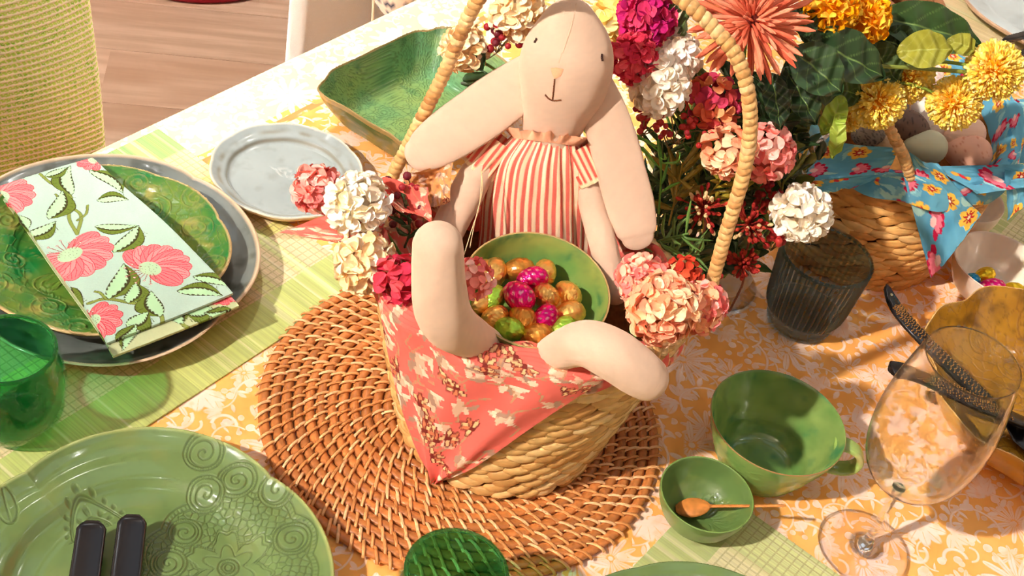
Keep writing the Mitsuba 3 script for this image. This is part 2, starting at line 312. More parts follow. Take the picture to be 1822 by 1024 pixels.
def mat_col(ub, vb, cols, grid_u):
    def f(p, n, uv):
        u, v = uvp(p); c = mi.Color3f(L(*cols[0]))
        rib = noise(u * 900, v * 6, 2.0); slow = noise(u * 160, v * 2, 5.0)
        for (lo, hi, cc) in cols[1:]: c = mix(c, L(*cc), dr.select((v - vb > lo) & (v - vb < hi), 1.0, 0.0))
        for (lo, hi, cc) in ub: c = mix(c, L(*cc), .6 * dr.select((u > lo) & (u < hi), 1.0, 0.0))
        w = dr.abs(((v - vb) / grid_u) - dr.round((v - vb) / grid_u)) * grid_u; mid = dr.select((v - vb > .05) & (v - vb < .275), 1.0, 0.0)
        wu = dr.abs((u / grid_u) - dr.round(u / grid_u)) * grid_u
        g = dr.maximum(1 - smoothstep(.0004, .0011, w), 1 - smoothstep(.0004, .0011, wu)) * mid
        c = mix(c, L(160, 150, 92), g * .5)
        c = mix(c, L(176, 184, 104), smoothstep(.6, .85, slow) * .3)
        c = mix(c, L(236, 226, 190), smoothstep(.7, .9, noise(u * 210, v * 1.5, 8.0)) * .5)
        return c * (.86 + .24 * rib)
    return f
def mat_bump(p, n, uv):
    u, v = uvp(p); return .5 + .5 * dr.sin(u * 2 * PI / .0016) + .4 * noise(u * 300, v * 40, 1.0)
CREAM, GRN = (220, 200, 158), (150, 184, 114)
B['lime_mat'] = two({'type': 'bumpmap', 'arbitrary': proc(mat_bump, 2e-4), 'scale': .0002, 'bsdf': {'type': 'principled', 'roughness': .6, 'specular': .3, 'base_color':
    proc(mat_col([(-.03, -.012, (206, 214, 130)), (.02, .034, (196, 214, 130)), (-.16, -.14, (206, 214, 130))], 0.0, [CREAM, (-.01, .05, GRN), (.275, .4, (180, 190, 112)), (.1, .125, (222, 218, 140)), (.2, .215, (222, 218, 140))], .0085))}})
B['lime_mat_b'] = two({'type': 'bumpmap', 'arbitrary': proc(mat_bump, 2e-4), 'scale': .0002, 'bsdf': {'type': 'principled', 'roughness': .6, 'specular': .3, 'base_color':
    proc(mat_col([(.06, .12, (190, 204, 128)), (-.06, -.03, (200, 210, 130))], .728, [(222, 212, 166), (-.01, .045, (186, 194, 128)), (.275, .4, GRN)], .0085))}})
def place_mat(u0, u1, v0, v1, bs, label):
    def fn(a, b):
        u, v = u0 + (u1 - u0) * a, v0 + (v1 - v0) * b; q = tbN(u, v, .0022 + .0003 * np.sin(u * 40) * np.sin(v * 31)); return q[..., 0], q[..., 1], q[..., 2]
    V, F, u, v = grid(60, 40, fn); n = len(V); Vb = V.copy(); Vb[:, 2] = .0004
    eb = np.concatenate([np.arange(0, 40), np.arange(79, n, 40)[0:58], np.arange(n - 1, n - 41, -1), np.arange(n - 80, 0, -40)]); e2 = np.roll(eb, -1)
    side = np.stack([eb, e2, e2 + n, eb + n], 1)
    t = thing('place_mat', label, 'place mat')
    scene[t] = mikit.ply((np.vstack([V, Vb]), np.vstack([F[:, ::-1], F + n, side])), bs, smooth=40)
place_mat(-.38, .066, .006, .328, 'lime_mat', 'lime green plaid place mat under the napkin setting at the far edge of the table')
place_mat(-.35, .107, .728, 1.04, 'lime_mat_b', 'pale yellow and green place mat at the bottom under the small spice bowl')
place_mat(.66, 1.10, .70, 1.02, 'lime_mat_b', 'pale green place mat behind the blue cloth basket at the right edge')
place_mat(1.02, 1.50, .30, .62, 'lime_mat', 'pale green striped place mat under the grey plate in the top right corner')

# ------------------------------------------------------------------ round rattan mat: coils and wrapping stitches
MC = np.array([-.018, .854]); RC = .01042
t = thing('rattan_mat', 'round woven rattan mat under the big flower basket', 'mat')
rng = np.random.default_rng(5)
def torus(R, a, b, n, z):
    th = np.linspace(0, 2 * PI, n + 1)[:-1]; k = np.arange(7) * 2 * PI / 7
    rr = R + a * np.cos(k)[None] + 0 * th[:, None]; V = np.stack([rr * np.cos(th)[:, None], rr * np.sin(th)[:, None], z + b * np.sin(k)[None] + 0 * th[:, None]], -1).reshape(-1, 3)
    return V, quads(n, 7, True, True)
coils = []
for k in range(18):
    R = .19 - .0052 - k * RC; n = max(24, int(R * 900))
    V, F = torus(R, .0049, .0036, n, .0042); c = S(200, 130, 72) * (.86 + .3 * rng.random())
    C = col(len(V), c) * (.82 + .36 * meshkit.noise(V * 260 + k * 7, 2))[:, None]
    part(t, 'coil', shape((V, F), 'cane', np.array((190, 116, 58)) * (.86 + .16 * rng.random())), trans(MC[0], MC[1], 0))
st = []
for k in range(18):
    R = .19 - .0052 - k * RC; n = max(6, int(2 * PI * R / .0125)); ph = rng.random() * 6
    for i in range(n): st.append((R, ph + (i + rng.normal() * .07) * 2 * PI / n, k))
def stitch(seed):
    r = np.random.default_rng(seed); s = np.linspace(-1, 1, 9); sl = .0042 + r.normal() * .0006
    P = np.stack([s * .0079, s * sl, .0042 + .0052 * np.sqrt(np.clip(1 - (s * .98) ** 2, 0, 1)) - .001], 1)
    return sweep(P, .00165, .0011, side=(0, 1, 0), n=6)
STC = [(216, 152, 92), (228, 170, 112), (198, 130, 72), (236, 186, 134)]
ST = [shape(stitch(i), 'cane', STC[i % 4]) for i in range(8)]
def st_M(s): R, a, k = s; return trans(MC[0] + R * math.cos(a), MC[1] + R * math.sin(a), 0, a)
front = [s for s in st if not (MC[1] + s[0] * math.sin(s[1]) > .86 and abs(MC[0] + s[0] * math.cos(s[1])) < .11) and s[0] > .085]
front.sort(key=lambda s: MC[1] + s[0] * math.sin(s[1]))
pick = front[:300]; ids = {id(s) for s in pick}
for i, s in enumerate(pick): part(t, 'stitch', ST[i % 8], st_M(s))
rest = []
for i, s in enumerate(st):
    if id(s) not in ids:
        v, f = stitch(i); M = st_M(s); rest.append((v @ M[:3, :3].T + M[:3, 3], f))
V, F = cat(rest); ncol = np.repeat(np.array([S(STC[i % 4]) for i in range(len(rest))]), len(rest[0][0]), 0)
part(t, 'stitching', mikit.ply((V, F), 'cane', smooth=True, color=ncol), kind='stuff')

# ------------------------------------------------------------------ glazed tableware
def lobed(amp, k, ph, sharp=.5):
    def f(th, s): return 1 + amp * s * (1.7 * np.abs(np.cos(k / 2 * (th - ph))) ** sharp - 1)
    return f
def plate_mesh(R, prof, under, nr, nt, lob, relief=None, dense=None):
    """prof: (s, z) from the middle to the rim, under: the same from the rim back to the middle; relief(x, y) lifts the upper face"""
    if dense: th = np.interp(np.linspace(0, 1, nt + 1)[:-1], [0, .72, 1], [dense[0], dense[1], dense[0] + 2 * PI])
    else: th = np.arange(nt) * 2 * PI / nt
    up = spl(prof, nr); dn = spl(under, 14); pr = np.vstack([up, dn]); s = pr[:, :1]
    rr = s * R * (1 + (lob(th[None], 1.0) - 1) * np.clip((s - .45) / .5, 0, 1) ** 1.2) if lob else s * R + 0 * th[None]
    x, y = rr * np.cos(th), rr * np.sin(th); z = pr[:, 1:2] + 0 * th[None]
    h = np.zeros_like(z)
    if relief is not None: h[:nr] = relief(x[:nr].ravel(), y[:nr].ravel()).reshape(nr, nt); z = z + h
    V = np.stack([x, y, z], -1).reshape(-1, 3)
    return V, quads(len(pr), nt, False, True), s.repeat(nt, 1).ravel(), np.arange(len(V)) < nr * nt
def glaze_mix(V, a, b, c, f=30, seed=0, sharp=2.2):
    n1 = np.clip((meshkit.fbm(V * f, 4, seed) - .5) * sharp + .5, 0, 1)[:, None]; n2 = np.clip((meshkit.fbm(V * f * 2.3 + 9, 3, seed + 5) - .56) * 4, 0, 1)[:, None]
    C = S(a) * (1 - n1) + S(b) * n1; return C * (1 - n2) + S(c) * n2
def vor(x, y, f, seed=0):
    """distance to cell borders (0 at the border) of a jittered grid"""
    X, Y = x * f, y * f; i, j = np.floor(X), np.floor(Y); d1 = np.full(X.shape, 9.); d2 = d1.copy()
    for a in (-1, 0, 1):
        for b in (-1, 0, 1):
            h = np.sin((i + a) * 127.1 + (j + b) * 311.7 + seed) * 43758.5; g = np.sin((i + a) * 269.5 + (j + b) * 183.3 + seed) * 43758.5
            d = np.hypot(i + a + .15 + .7 * (h - np.floor(h)) - X, j + b + .15 + .7 * (g - np.floor(g)) - Y)
            d2 = np.where(d < d1, d1, np.minimum(d2, d)); d1 = np.minimum(d1, d)
    return (d2 - d1) / f
def line(d, w): return np.clip(1 - (np.abs(d) / w) ** 2, 0, 1)
def spiral(x, y, cx, cy, R, turns, ph, w, sgn=1):
    dx, dy = x - cx, y - cy; r = np.hypot(dx, dy); a = sgn * np.arctan2(dy, dx) + ph; k = R / (turns * 2 * PI)
    t = (r / k - a) / (2 * PI); return line((t - np.round(t)) * k * 2 * PI, w) * (r < R)

def tableware(name, label, cat, M, mesh, color, group=None, bs='glaze', partname=None):
    V, F = mesh[:2]; t = thing(name, label, cat, group)
    d = mikit.ply((V, F), bs, smooth=True, color=color)
    if partname: part(t, partname, d, M)
    else: scene[t] = {**d, 'to_world': T4(M)}
    return t

# grey-blue charger on the left
rim_u = [(.99, .0235), (.93, .0165), (.72, .004), (.62, .0), (.56, .001), (.3, .0015), (0, .0015)]
ch = plate_mesh(.149, [(0, .0055), (.5, .0055), (.62, .006), (.70, .0105), (.76, .0135), (.88, .018), (.95, .0225), (.985, .0262), (1, .0255)], rim_u, 90, 320, lobed(.036, 4, math.radians(116), .6),
    relief=lambda x, y: .0007 * nfb(np.stack([x, y, x * 0], 1), 90, 2) + .0022 * np.cos(4 * np.arctan2(y, x) + 1) * np.clip((np.hypot(x, y) - .1) / .04, 0, 1))
V, F, s, top = ch
C = glaze_mix(V, (80, 86, 82), (106, 112, 108), (56, 60, 52), 22, 3); e = np.clip((s - .965) / .02, 0, 1)[:, None]; C = C * (1 - e) + S(206, 178, 146) * e
C = np.where(top[:, None], C, S(205, 172, 136))
tableware('charger_plate', 'large grey blue scalloped charger plate on the left place mat', 'plate', trans(-.396, .927, .0028), ch, C)
# green embossed plate on it
def swirl(x, y, f=1.0):
    h = np.zeros_like(x); r0 = np.random.default_rng(12)
    for i in range(26):
        a, q = i * 2.399, .118 * math.sqrt((i + .5) / 26); R = .012 + .007 * r0.random(); h = np.maximum(h, spiral(x, y, q * math.cos(a), q * math.sin(a), R, 2.2, r0.random() * 6, .0011, 1 if i % 2 else -1))
    return np.maximum(h, .6 * line(vor(x, y, 85, 3.), .0009) * (np.hypot(x, y) > .07))
gp = plate_mesh(.121, [(0, .0045), (.55, .0045), (.66, .0075), (.72, .0105), (.86, .0135), (.95, .0165), (.985, .0175), (1, .0165)], [(.995, .0145), (.9, .0085), (.7, .001), (.6, 0), (.3, .001), (0, .001)], 120, 460, lobed(.02, 8, .3, .7),
    relief=lambda x, y: .0015 * swirl(x, y) + .0008 * nfb(np.stack([x, y, x * 0], 1), 60, 2))
V, F, s, top = gp
C = glaze_mix(V, (18, 100, 44), (84, 112, 40), (130, 128, 62), 34, 8, 3.2); q = (swirl(V[:, 0], V[:, 1]) * top)[:, None]; C = C * (1 - .28 * q) + S(150, 140, 76) * .28 * q
e = np.clip((s - .97) / .02, 0, 1)[:, None]; C = C * (1 - e) + S(190, 160, 110) * e; C = np.where(top[:, None], C, S(150, 120, 70))
tableware('dinner_plate', 'glossy green embossed plate lying on the grey blue charger under the folded napkin', 'plate', trans(-.394, .925, .0215), gp, C)
# small plate with a sprig
def sprig_lines(x, y):
    h = np.zeros_like(x)
    for i in range(7):
        t = .006 + i * .0085
        for sg in (-1, 1):
            a = math.radians(-8 + sg * 34); ox, oy = -.022 + t * .98, .012 - t * .14
            dx, dy = x - ox, y - oy; p, q = dx * math.cos(a) + dy * math.sin(a), dy * math.cos(a) - dx * math.sin(a)
            h = np.maximum(h, np.clip(1 - ((p - .008) / .0085) ** 2 - (q / .0016) ** 2, 0, 1))
    dx, dy = x + .022, y - .012; a = math.radians(-8); p, q = dx * math.cos(a) + dy * math.sin(a), dy * math.cos(a) - dx * math.sin(a)
    return np.maximum(h, line(q, .0011) * (p > 0) * (p < .07))
sp = plate_mesh(.0825, [(0, .0065), (.62, .0065), (.74, .0072), (.80, .0125), (.88, .0155), (.95, .019), (.985, .0205), (1, .0195)], [(.995, .018), (.9, .009), (.74, .001), (.66, 0), (.3, .001), (0, .001)], 110, 300, lobed(.012, 10, .5, .8),
    relief=lambda x, y: -.0009 * sprig_lines(x, y))
V, F, s, top = sp
C = glaze_mix(V, (136, 145, 144), (148, 156, 154), (128, 134, 130), 30, 6, 1.2); q = (sprig_lines(V[:, 0], V[:, 1]) * top)[:, None]; C = C * (1 - .3 * q) + S(204, 208, 202) * .3 * q
e = np.clip((s - .955) / .03, 0, 1)[:, None]; C = C * (1 - e) + S(206, 198, 178) * e
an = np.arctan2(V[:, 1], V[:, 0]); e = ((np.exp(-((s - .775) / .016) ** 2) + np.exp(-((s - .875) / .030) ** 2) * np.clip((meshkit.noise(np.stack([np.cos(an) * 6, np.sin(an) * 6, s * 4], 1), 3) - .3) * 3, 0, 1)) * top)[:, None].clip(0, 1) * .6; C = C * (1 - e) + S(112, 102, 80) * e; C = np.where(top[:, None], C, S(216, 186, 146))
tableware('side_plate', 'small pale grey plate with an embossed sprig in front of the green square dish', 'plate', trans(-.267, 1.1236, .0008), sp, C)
# square green dish aligned with the table
def dish_mesh():
    n, m = 170, 640; hx, hy = .112, .079; th = np.linspace(0, 2 * PI, m + 1)[:-1]
    def sq(th, hx, hy, p): c, s_ = np.cos(th), np.sin(th); return np.sign(c) * abs(c) ** p * hx, np.sign(s_) * abs(s_) ** p * hy
    prof = spl([(0, .006), (.11, .006), (.22, .006), (.33, .006), (.45, .006), (.56, .0062), (.66, .0075), (.74, .014), (.83, .027), (.93, .043), (.985, .0525), (1.0, .0545), (1.008, .0535), (1.0, .051), (.94, .036), (.84, .018), (.76, .006), (.68, .001), (.4, .0015), (0, .0015)], n)
    P = []
    for s_, z in prof:
        p = .34 if s_ > .5 else .34 + (.5 - s_) * .9; x, y = sq(th, hx * s_, hy * s_, p)
        wob = 1 + .014 * np.sin(th * 5 + 1) * s_ + .01 * np.sin(th * 11) * s_; P.append(np.stack([x * wob, y * wob, z + .0035 * s_ ** 4 * np.sin(th * 4 + .6)], 1))
    V = np.concatenate(P); return V, quads(n, m, False, True), np.repeat(prof[:, 0], m), np.arange(n * m) < int(n * .63) * m
V, F, s, top = dish_mesh()
def ros(x, y):
    h = np.zeros_like(x); g = .031
    ix, iy = np.round(x / g), np.round(y / g); dx, dy = x - ix * g, y - iy * g; r = np.hypot(dx, dy); a = np.arctan2(dy, dx)
    for k, R in enumerate((.004, .0085, .0125)): h = np.maximum(h, line(r - R * (1 + .12 * np.cos(8 * a + ix)), .0010))
    return np.maximum(h, .8 * line(vor(x, y, 120, 1.), .0008) * (r > .013))
q = ros(V[:, 0] * (1 + 9 * V[:, 2]), V[:, 1] * (1 + 9 * V[:, 2])) * top; V = V.copy(); V[:, 2] += .0008 * q
C = glaze_mix(V, (84, 134, 88), (122, 144, 78), (56, 102, 64), 26, 2, 2.6); C = C * (1 - .55 * q[:, None]) + S(50, 78, 34) * .55 * q[:, None]
e = (np.abs(s - 1.0) < .012)[:, None] & True; C = np.where(e, S(150, 126, 78), C); C = np.where(top[:, None] | e, C, glaze_mix(V, (86, 88, 44), (70, 92, 48), (124, 108, 66), 40, 5, 3))
q0 = tb(.316, .174); M = np.eye(4); M[:3, 0] = (*UD, 0); M[:3, 1] = (*-VD, 0); M[:3, 3] = q0; M[2, 3] = .0006
tableware('square_dish', 'deep green square ceramic dish at the far edge behind the basket', 'dish', M, (V, F), C)

# big front plate with lace relief
PM = []                                                 # (kind, x, y, size, turn) of the relief motifs in the plate's own metres
FLW, SP1, SP2, SP3, SH, PA = (0.0584, 0.0407), (0.0055, 0.1350), (0.0407, 0.1166), (0.0191, 0.1006), (0.0762, 0.1131), (-0.0633, 0.0554)
def lace(x, y):
    r = np.hypot(x, y); h = np.zeros_like(x); lw = .00095
    fx, fy = x - FLW[0], y - FLW[1]; fr, fa = np.hypot(fx, fy), np.arctan2(fy, fx)
    band = .062 + .006 * np.abs(np.cos(5 * fa))          # scalloped edge of the lace field round the flower
    field = fr < band
    h = np.maximum(h, line(fr - band, lw)); h = np.maximum(h, line(fr - band - .005, lw)); hatch = np.abs(np.sin(fa * 62)) ** 6 * .6 * (fr > band) * (fr < band + .005); h = np.maximum(h, hatch)
    used = np.zeros_like(x)
    for k in (.003, .0052, .0085): h = np.maximum(h, line(fr - k, lw))
    h = np.maximum(h, np.abs(np.sin(fa * 13)) ** 8 * .7 * (fr > .0055) * (fr < .0082))
    pr = .012 + .022 * np.abs(np.cos(3 * fa + .4)) ** .5 + .002 * np.cos(18 * fa); inp = (fr < pr + .003)
    h = np.maximum(h, line(fr - pr, lw) * (fr > .009)); h = np.maximum(h, line(fr - pr - .003, lw * .8) * (fr > .009))
    p2 = .012 + .010 * np.abs(np.cos(3 * fa + .4)) ** 2; h = np.maximum(h, line(fr - p2, lw) * (fr > .009) * .8); used = np.maximum(used, inp)
    for (c, R, tn, ph, sg) in ((SP1, .014, 2.0, .5, 1), (SP2, .0135, 2.2, 2.0, -1), (SP3, .0125, 1.8, 4.0, 1), (SH, .012, 1.7, 1.0, -1), ((0.0139, 0.0639), .011, 1.8, 2., 1), ((0.1016, 0.0725), .0125, 2.0, 3., -1), ((0.0113, 0.0314), .012, 2., 1., -1)):
        rr = np.hypot(x - c[0], y - c[1]); m = rr < R + .0032; h = np.where(m, 0, h); h = np.maximum(h, spiral(x, y, c[0], c[1], R, tn, ph, lw, sg)); h = np.maximum(h, line(rr - R, lw)); h = np.maximum(h, line(rr - R - .003, lw))
        a = np.arctan2(y - c[1], x - c[0]); h = np.maximum(h, np.abs(np.sin(a * 21)) ** 6 * .6 * (rr > R) * (rr < R + .003)); used = np.maximum(used, m)
    h = np.maximum(h, line(vor(x, y, 165, 2.), .0011) * field * (used < .5) * .9)
    # pointed medallion on the rim
    px, py = x - PA[0], y - PA[1]; tn = math.atan2(PA[1], PA[0]); ox, oy = px * math.cos(tn) + py * math.sin(tn), -px * math.sin(tn) + py * math.cos(tn)
    yy = ox + .012; w = .021 * ((np.abs(oy) / .0215) ** 1.6 + (np.clip(yy, 0, 1) / .031) ** 1.2) ** (1 / 1.4); ang = np.arctan2(oy, yy)
    up = yy > -.003
    for k, v in ((.021, 1.), (.0193, 1.), (.0095, 1.), (.008, .9)): h = np.maximum(h, line(w - k, lw) * up * v)
    h = np.maximum(h, np.clip(1 - ((w - .0245) / .0028) ** 2 - (np.abs(np.sin(ang * 9)) / .75) ** 4, 0, 1) * up)
    h = np.maximum(h, np.clip(1 - ((w - .0135) / .0034) ** 2 - (np.abs(np.sin(ang * 5)) / .7) ** 4, 0, 1) * up * .9); h = np.maximum(h, np.abs(np.sin(ang * 11)) ** 3 * (w < .0078) * (w > .004) * up)
    # little leaf on the left rim
    c = (-0.1247, 0.0367); dx, dy = x - c[0], y - c[1]; a = 2.2; p, q_ = dx * math.cos(a) + dy * math.sin(a), dy * math.cos(a) - dx * math.sin(a)
    lf = np.sqrt((p / .016) ** 2 + (q_ / .0075) ** 2); h = np.maximum(h, line((lf - 1) * .009, lw)); h = np.maximum(h, line(q_, lw * .7) * (lf < 1))
    return h
fpm = plate_mesh(.1465, [(0, .007), (.09, .007), (.18, .007), (.27, .007), (.36, .007), (.45, .007), (.52, .0071), (.58, .0075), (.66, .011), (.72, .0175), (.80, .021), (.88, .0225), (.94, .0265), (.98, .0305), (.993, .031), (1, .0298)], [(.995, .028), (.95, .021), (.75, .006), (.66, .0005), (.6, 0), (.3, .001), (0, .001)], 230, 860, lobed(.042, 4, math.radians(106), .75),
    relief=lambda x, y: -.0008 * lace(x, y), dense=(0.0, math.radians(178)))
V, F, s, top = fpm
C = glaze_mix(V, (84, 108, 58), (98, 120, 70), (106, 118, 64), 14, 7, 1.6); q = (lace(V[:, 0], V[:, 1]) * top)[:, None]; C = C * (1 - .72 * q) + S(58, 74, 24) * .72 * q
e = (np.clip((s - .972) / .015, 0, 1) * top)[:, None] * .6; C = C * (1 - e) + S(176, 182, 110) * e
tableware('dinner_plate', 'olive green scalloped plate with lace relief at the bottom left holding two knives', 'plate', trans(-.229, .585, .0008), fpm, C)
bp = plate_mesh(.13, [(0, .006), (.5, .006), (.62, .0085), (.7, .016), (.82, .021), (.93, .026), (.985, .030), (1, .029)], [(.995, .027), (.95, .02), (.75, .005), (.64, 0), (.3, .001), (0, .001)], 50, 240, lobed(.022, 4, 1.3, .75))
C = glaze_mix(bp[0], (84, 108, 58), (98, 120, 70), (106, 118, 64), 14, 9, 1.6)
tableware('dinner_plate', 'green plate cut off by the bottom edge, only its far rim on the yellow mat', 'plate', trans(.222, .594, .0028), bp, C)
kp = plate_mesh(.155, [(0, .006), (.5, .006), (.62, .0075), (.7, .012), (.82, .017), (.93, .022), (.985, .025), (1, .024)], [(.995, .022), (.95, .016), (.75, .004), (.64, 0), (.3, .001), (0, .001)], 50, 240, lobed(.012, 8, 1.3, .75))
C = glaze_mix(kp[0], (182, 194, 196), (196, 206, 206), (170, 180, 180), 14, 9, 1.2); e = np.clip((kp[2] - .96) / .02, 0, 1)[:, None]; C = C * (1 - e) + S(196, 160, 130) * e
tableware('dinner_plate', 'pale grey blue plate in the top right corner of the picture', 'plate', trans(.705, 1.935, .0028), kp, C)

# black knives: two on the front plate, two by the grey plate
def knife_mesh(a, b, w=.0125, h=.0032):
    a, b = V3(a), V3(b); k = np.linspace(0, 1, 24); P = a + (b - a) * k[:, None]; wd = w * np.where(k < .5, .98 + .04 * k, 1.02 - .25 * (k - .5)); wd[0] *= .45; wd[1] *= .8; wd[-1] *= .3; th = np.full(24, h); th[0] *= .3; th[1] *= .8
    sd = np.cross(b - a, (0, 0, 1)); return sweep(P, wd, th, side=sd, n=20, power=.45)
for (p0, p1, lab) in (((-0.2821, 0.6218, 0.0320), (-0.2637, 0.5466, 0.0120), 'black knife handle on the lace relief plate, left of the two'), ((-0.2544, 0.6365, 0.0320), (-0.2337, 0.5550, 0.0120), 'black knife handle on the lace relief plate, right of the two'),
                      ((0.6037, 1.7736, 0.0320), (0.7218, 1.8936, 0.0220), 'dark knife across the grey plate in the top right corner, farther of the two'), ((0.6180, 1.7413, 0.0320), (0.7404, 1.8477, 0.0220), 'dark knife across the grey plate in the top right corner, nearer of the two')):
    t = thing('knife', lab, 'knife'); a, b = V3(p0), V3(p1)
    part(t, 'handle', shape(knife_mesh(a, b, .0118 if a[0] < .3 else .006, .0036), 'black_horn'))
    d = nz(b - a); e2 = b + d * .09 + np.array([0, 0, .0])
    if a[0] < .3: e2[2] = max(.0105, b[2] - .001)
    part(t, 'blade', shape(sweep(np.linspace(b - d * .008, e2, 14), np.concatenate([np.full(9, .0085), [.008, .007, .0055, .0035, .001]]), .0009, side=np.cross(d, (0, 0, 1)), n=12), 'foil', (190, 190, 190)))

# ------------------------------------------------------------------ the big woven basket
CR, CU = np.array([.972, .1574, .1745]), np.array([-.2350, .6509, .7219])      # rightwards and upwards directions used to turn soft things
BC = np.array([.016, .852])
def bax(z):
    s = np.clip((z - .012) / .168, -.1, 1.2); return .09 + .048 * np.maximum(s, 0) ** .9, .09 + .020 * np.maximum(s, 0)
def bpt(th, z, off=0.0):
    a, b = bax(z); return np.stack([BC[0] + (a + off) * np.cos(th), BC[1] + .018 * np.clip((z - .012) / .168, 0, 1.1) + (b + off) * np.sin(th), z + 0 * th], -1)
def strand_mesh(seed, ln, ht, bulge, lo=.32):
    r = np.random.default_rng(seed); k = np.linspace(-1, 1, 7); wv = np.clip(1 - np.abs(k) ** 2.4, .0, 1) ** .6; wv[0] = wv[-1] = .12
    P = np.stack([k * ln / 2, k * ht * lo + .0006 * np.sin(k * 3 + r.random() * 6), bulge * (1 - k ** 2) * .5], 1)
    return sweep(P, wv * ht * .56 * (.9 + .2 * r.random()), wv * bulge * .8, side=(0, 1, 0), n=6, caps=False)
def weave(t, rows, z0, z1, around, pfun, cols, seed, see, ht, name='strand', ln_k=1.32):
    """rows of overlapping strands on the surface pfun(theta, z); the ones for which see(theta, z) holds are parts, the others one mesh"""
    r = np.random.default_rng(seed); items = []
    for k in range(rows):
        z = z0 + (z1 - z0) * (k + .5) / rows; n = around
        for i in range(n):
            th = (i + .5 * (k % 2) + .12 * r.normal()) * 2 * PI / n
            p = pfun(np.array([th]), np.array([z]))[0]; q = pfun(np.array([th + .05]), np.array([z]))[0]; w = pfun(np.array([th]), np.array([z + .005]))[0]
            tx, up = nz(q - p), nz(w - p); no = nz(np.cross(tx, up)); ln = np.linalg.norm(q - p) / .05 * 2 * PI / n
            M = np.eye(4); a = .10 * r.normal(); ty = nz(np.cross(no, tx)); M[:3, 0], M[:3, 1], M[:3, 2] = tx * math.cos(a) + ty * math.sin(a), ty * math.cos(a) - tx * math.sin(a), no
            M[:3, 0] *= ln / .02 ; M[:3, 3] = p + no * .0003; items.append((see(th, z), th, z, M, int(r.integers(0, 10))))
    ms = [strand_mesh(seed * 31 + j, .02 * ln_k, ht * (1.0 + .02 * j), ht * .50) for j in range(10)]
    ds = [shape(ms[j], 'straw', cols[j % len(cols)]) for j in range(10)]
    vis = [it for it in items if it[0] > 0]; vis.sort(key=lambda it: -it[0]); shown = vis[:300]; ids = {id(i) for i in shown}
    for it in shown: part(t, name, ds[it[4]], it[3])
    rest = [it for it in items if id(it) not in ids]
    V, F = cat([(ms[it[4]][0] @ it[3][:3, :3].T + it[3][:3, 3], ms[it[4]][1]) for it in rest])
    C = np.concatenate([col(len(ms[it[4]][0]), S(cols[it[4] % len(cols)])) for it in rest])
    part(t, name + '_weave', mikit.ply((V, F), 'cane', smooth=True, color=C), kind='stuff')
GRASS = [(214, 168, 104), (226, 184, 122), (200, 150, 88), (232, 196, 140), (206, 160, 98), (190, 138, 78)]
t = thing('wicker_basket', 'large oval seagrass basket with a tall wrapped handle holding the toy rabbit and flowers', 'basket')
BK = t
zz = np.concatenate([np.linspace(.0095, .18, 16)]); pr = []
V, F, uu, ww = grid(60, 16, lambda a, b: tuple(np.moveaxis(bpt(a * 2 * PI, .0095 + .171 * b, -.0035), -1, 0)), cu=True)
Vi, Fi, _, _ = grid(60, 16, lambda a, b: tuple(np.moveaxis(bpt(a * 2 * PI, .0125 + .168 * b, -.0075), -1, 0)), cu=True)
bot = cat([(np.vstack([bpt(np.arange(60) * 2 * PI / 60, np.full(60, zb), -.004), [[BC[0], BC[1], zb]]]), np.stack([np.arange(60), (np.arange(60) + 1) % 60, np.full(60, 60)], 1)[:, ::fl]) for zb, fl in ((.0095, -1), (.0135, 1))])
part(t, 'body', shape(cat([(V, F), (Vi, Fi[:, ::-1]), bot]), 'cane', (150, 104, 56)))
weave(t, 19, .011, .178, 28, bpt, GRASS, 3, lambda th, z: 1.2 - math.sin(th) - .3 * abs(math.cos(th)) if (math.sin(th) < .25 or math.cos(th) > .6) else 0, .0098)
th = np.linspace(-.98, 3.75, 121)
for j in range(2):
    P = bpt(th, np.full(121, .180), -.003); P[:, 2] += .0035 * np.sin(th * 40 + j * PI); P[:, :2] += (.003 * np.cos(th * 40 + j * PI))[:, None] * np.stack([np.cos(th), np.sin(th)], 1)
    part(t, 'rim_braid', shape(sweep(P, .0055, n=8, caps=False), 'cane', GRASS[j * 3]))
HPT = [(-0.1326, 0.9300, 0.1633), (-0.1295, 0.9320, 0.1864), (-0.1192, 0.9330, 0.2269), (-0.1108, 0.9320, 0.2606), (-0.0964, 0.9300, 0.3182), (-0.0792, 0.9240, 0.3961), (-.055, .915, .435), (-.015, .908, .465), (.035, .900, .468), (0.0724, 0.8900, 0.4566), (0.1003, 0.8880, 0.4412), (0.1259, 0.8850, 0.4203), (0.1464, 0.8820, 0.3814), (0.1572, 0.8800, 0.3308), (0.1611, 0.8780, 0.2621), (0.1650, 0.8760, 0.2007), (0.1661, 0.8740, 0.1758)]
HP = catmull(HPT, 400); dl = np.concatenate([[0], np.cumsum(np.linalg.norm(np.diff(HP, axis=0), axis=1))]); nw = int(dl[-1] / .0066)
hcore = part(t, 'handle', shape(sweep(HP[::5], .0048, n=10), 'cane', (176, 124, 70)))
def wrap_mesh(j):
    ph = np.arange(12) * 2 * PI / 12; r = np.random.default_rng(j + 70); k = np.linspace(-1, 1, 5)
    V = np.stack([np.outer(.0048 + .0014 * (1 - k ** 2) ** .5, np.cos(ph)), np.outer(.0048 + .0014 * (1 - k ** 2) ** .5, np.sin(ph)), k[:, None] * .0037 + .0016 * np.cos(ph + 1)[None]], -1)
    V += .0004 * (r.random(V.shape) - .5); return V.reshape(-1, 3), quads(5, 12, False, True)[:, ::-1]
WC = [(226, 182, 120), (214, 166, 104), (236, 196, 138), (206, 154, 92), (222, 176, 112), (190, 134, 78)]
WR = [shape(wrap_mesh(j), 'cane', WC[j]) for j in range(6)]
rng = np.random.default_rng(11)
